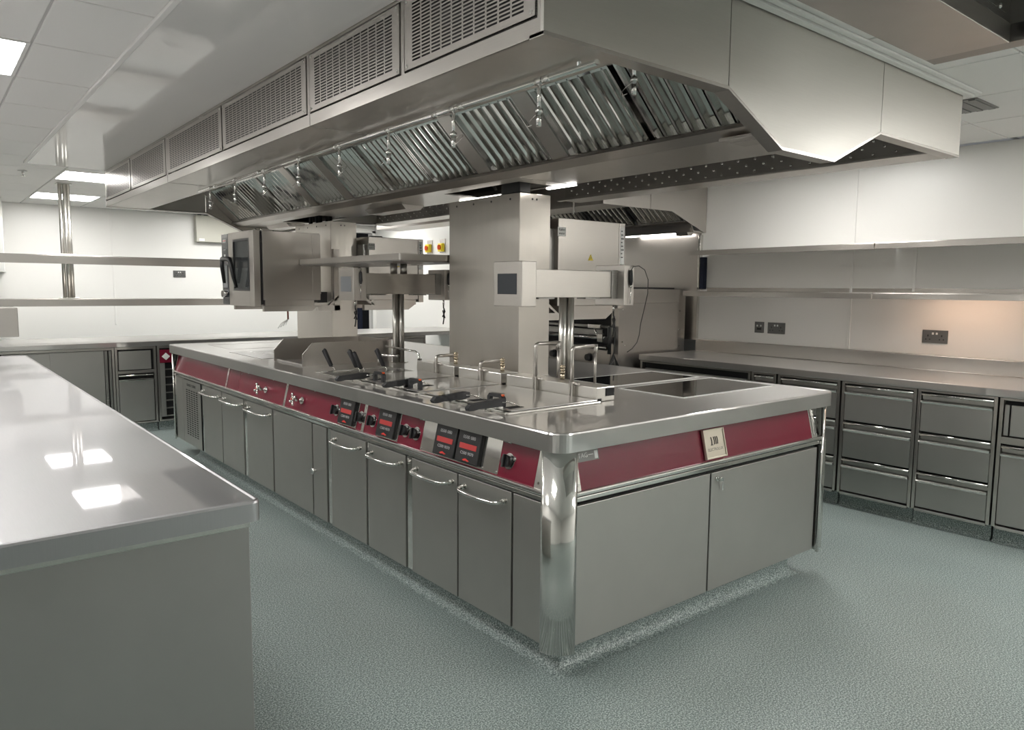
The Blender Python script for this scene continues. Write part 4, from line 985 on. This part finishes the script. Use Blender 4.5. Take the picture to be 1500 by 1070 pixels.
build('box_body', MB().box(-1.10,-.84,7.80,7.898,1.53,2.05,.006).box(-1.10,-.835,7.79,7.898,1.515,1.53,.003), 'paper', b2_)
# rotary isolators on the return wall beyond the cookline
for i, (yy, lab) in enumerate(((6.853,'left one of two yellow rotary isolator switches on the wall beyond the shelf'),(6.536,'right one of two yellow rotary isolator switches, nearer the wide column'))):
    t_ = thing('isolator_switch', (3.9,yy,1.94), lab, 'isolator switch', 'yellow rotary isolators')
    Mx = frameM((3.9,yy,1.94),(0,-1,0),(0,0,1),(-1,0,0))
    build('back_plate', MB().box(-.065,.065,-.09,.09,0,.01,.002,mat=Mx), 'steel', t_)
    build('switch_body', MB().box(-.05,.05,-.075,.035,.01,.055,.008,mat=Mx), 'yellow', t_)
    build('rotary_knob', MB().cyl((-.0,-.02,.055),.032,.02,'Z',14).box(-.008,.008,-.05,.01,.07,.085,.002).xf(Mx), 'orange', t_)
ply = thing('plywood_sheet', (3.6,8.9,0), 'brown plywood board seen through the far doorway', 'board')
build('board', MB().box(3.1,3.72,8.9,8.93,0,2.1), 'wood', ply)
ct = thing('navy_cloth', (3.75,8.7,0), 'dark navy cloth hanging in the far doorway', 'cloth')
b = MB()
pts = [(3.62+.03*math.sin(k*1.3)*(1 if k % 2 else -.4)+.03*k, 8.70+.02*math.sin(k*2.1)) for k in range(8)]
b.prism(pts+[(x,y+.012) for x,y in reversed(pts)],'Z',0,1.7); build('cloth_fold', b, 'blue', ct)

# ================================================================ LEFT FOREGROUND TABLE
lt = thing('prep_table', (-1.9,2.0,0), 'large stainless prep table filling the lower left foreground', 'table')
build('tabletop', slab(MB(), -2.75, -1.041, -.141, 4.235, .852, .90, .02, .008), 'table', lt)
build('end_panel', MB().box(-2.70,-1.062,-.118,-.10,0.0,.852,.003), 'panel_steel', lt)
build('side_panel', MB().box(-1.08,-1.062,-.10,4.20,0.0,.852,.002), 'door', lt)
build('side_panel', MB().box(-2.70,-2.682,-.10,4.20,0.0,.852,.002), 'door', lt)
build('under_rail', MB().box(-2.70,-1.064,-.130,-.118,.838,.852,.002), 'mirror', lt)
build('joint', MB().box(-1.86,-1.857,-.10,4.2,.8985,.8992), 'dark_steel', lt)
lb = thing('control_box_left', (-1.2,3.6,.9), 'steel box on a post at the left edge, above the prep table', 'control box')
build('box_body', MB().box(-1.42,-1.145,3.5,3.72,1.07,1.245,.004), 'steel', lb)
build('post', MB().tube([(-1.34,3.6,.90),(-1.34,3.6,1.07)],.025,16), 'mirror', lb)
# ceiling fittings
sk = thing('sprinkler_head', (-.866,5.556,H), 'small sprinkler head in the ceiling left of the lit panels', 'sprinkler')
build('sprinkler_rose', MB().cyl((-.866,5.556,H-.004),.035,.004,'Z',16), 'paper', sk)
build('sprinkler_pin', MB().cyl((-.866,5.556,H-.04),.008,.036,'Z',8).cyl((-.866,5.556,H-.045),.016,.004,'Z',10), 'chrome', sk)
vt = thing('ceiling_vent', (2.54,-.17,H), 'dark grey square vent in the ceiling right of the hood', 'vent')
build('vent_plate', MB().box(2.40,2.69,-.318,-.03,H-.004,H+.001,.001), 'socket', vt)
for k in range(5): build('slat', MB().box(2.41,2.68,-.305+.055*k,-.275+.055*k,H-.008,H-.004), 'socket', vt)
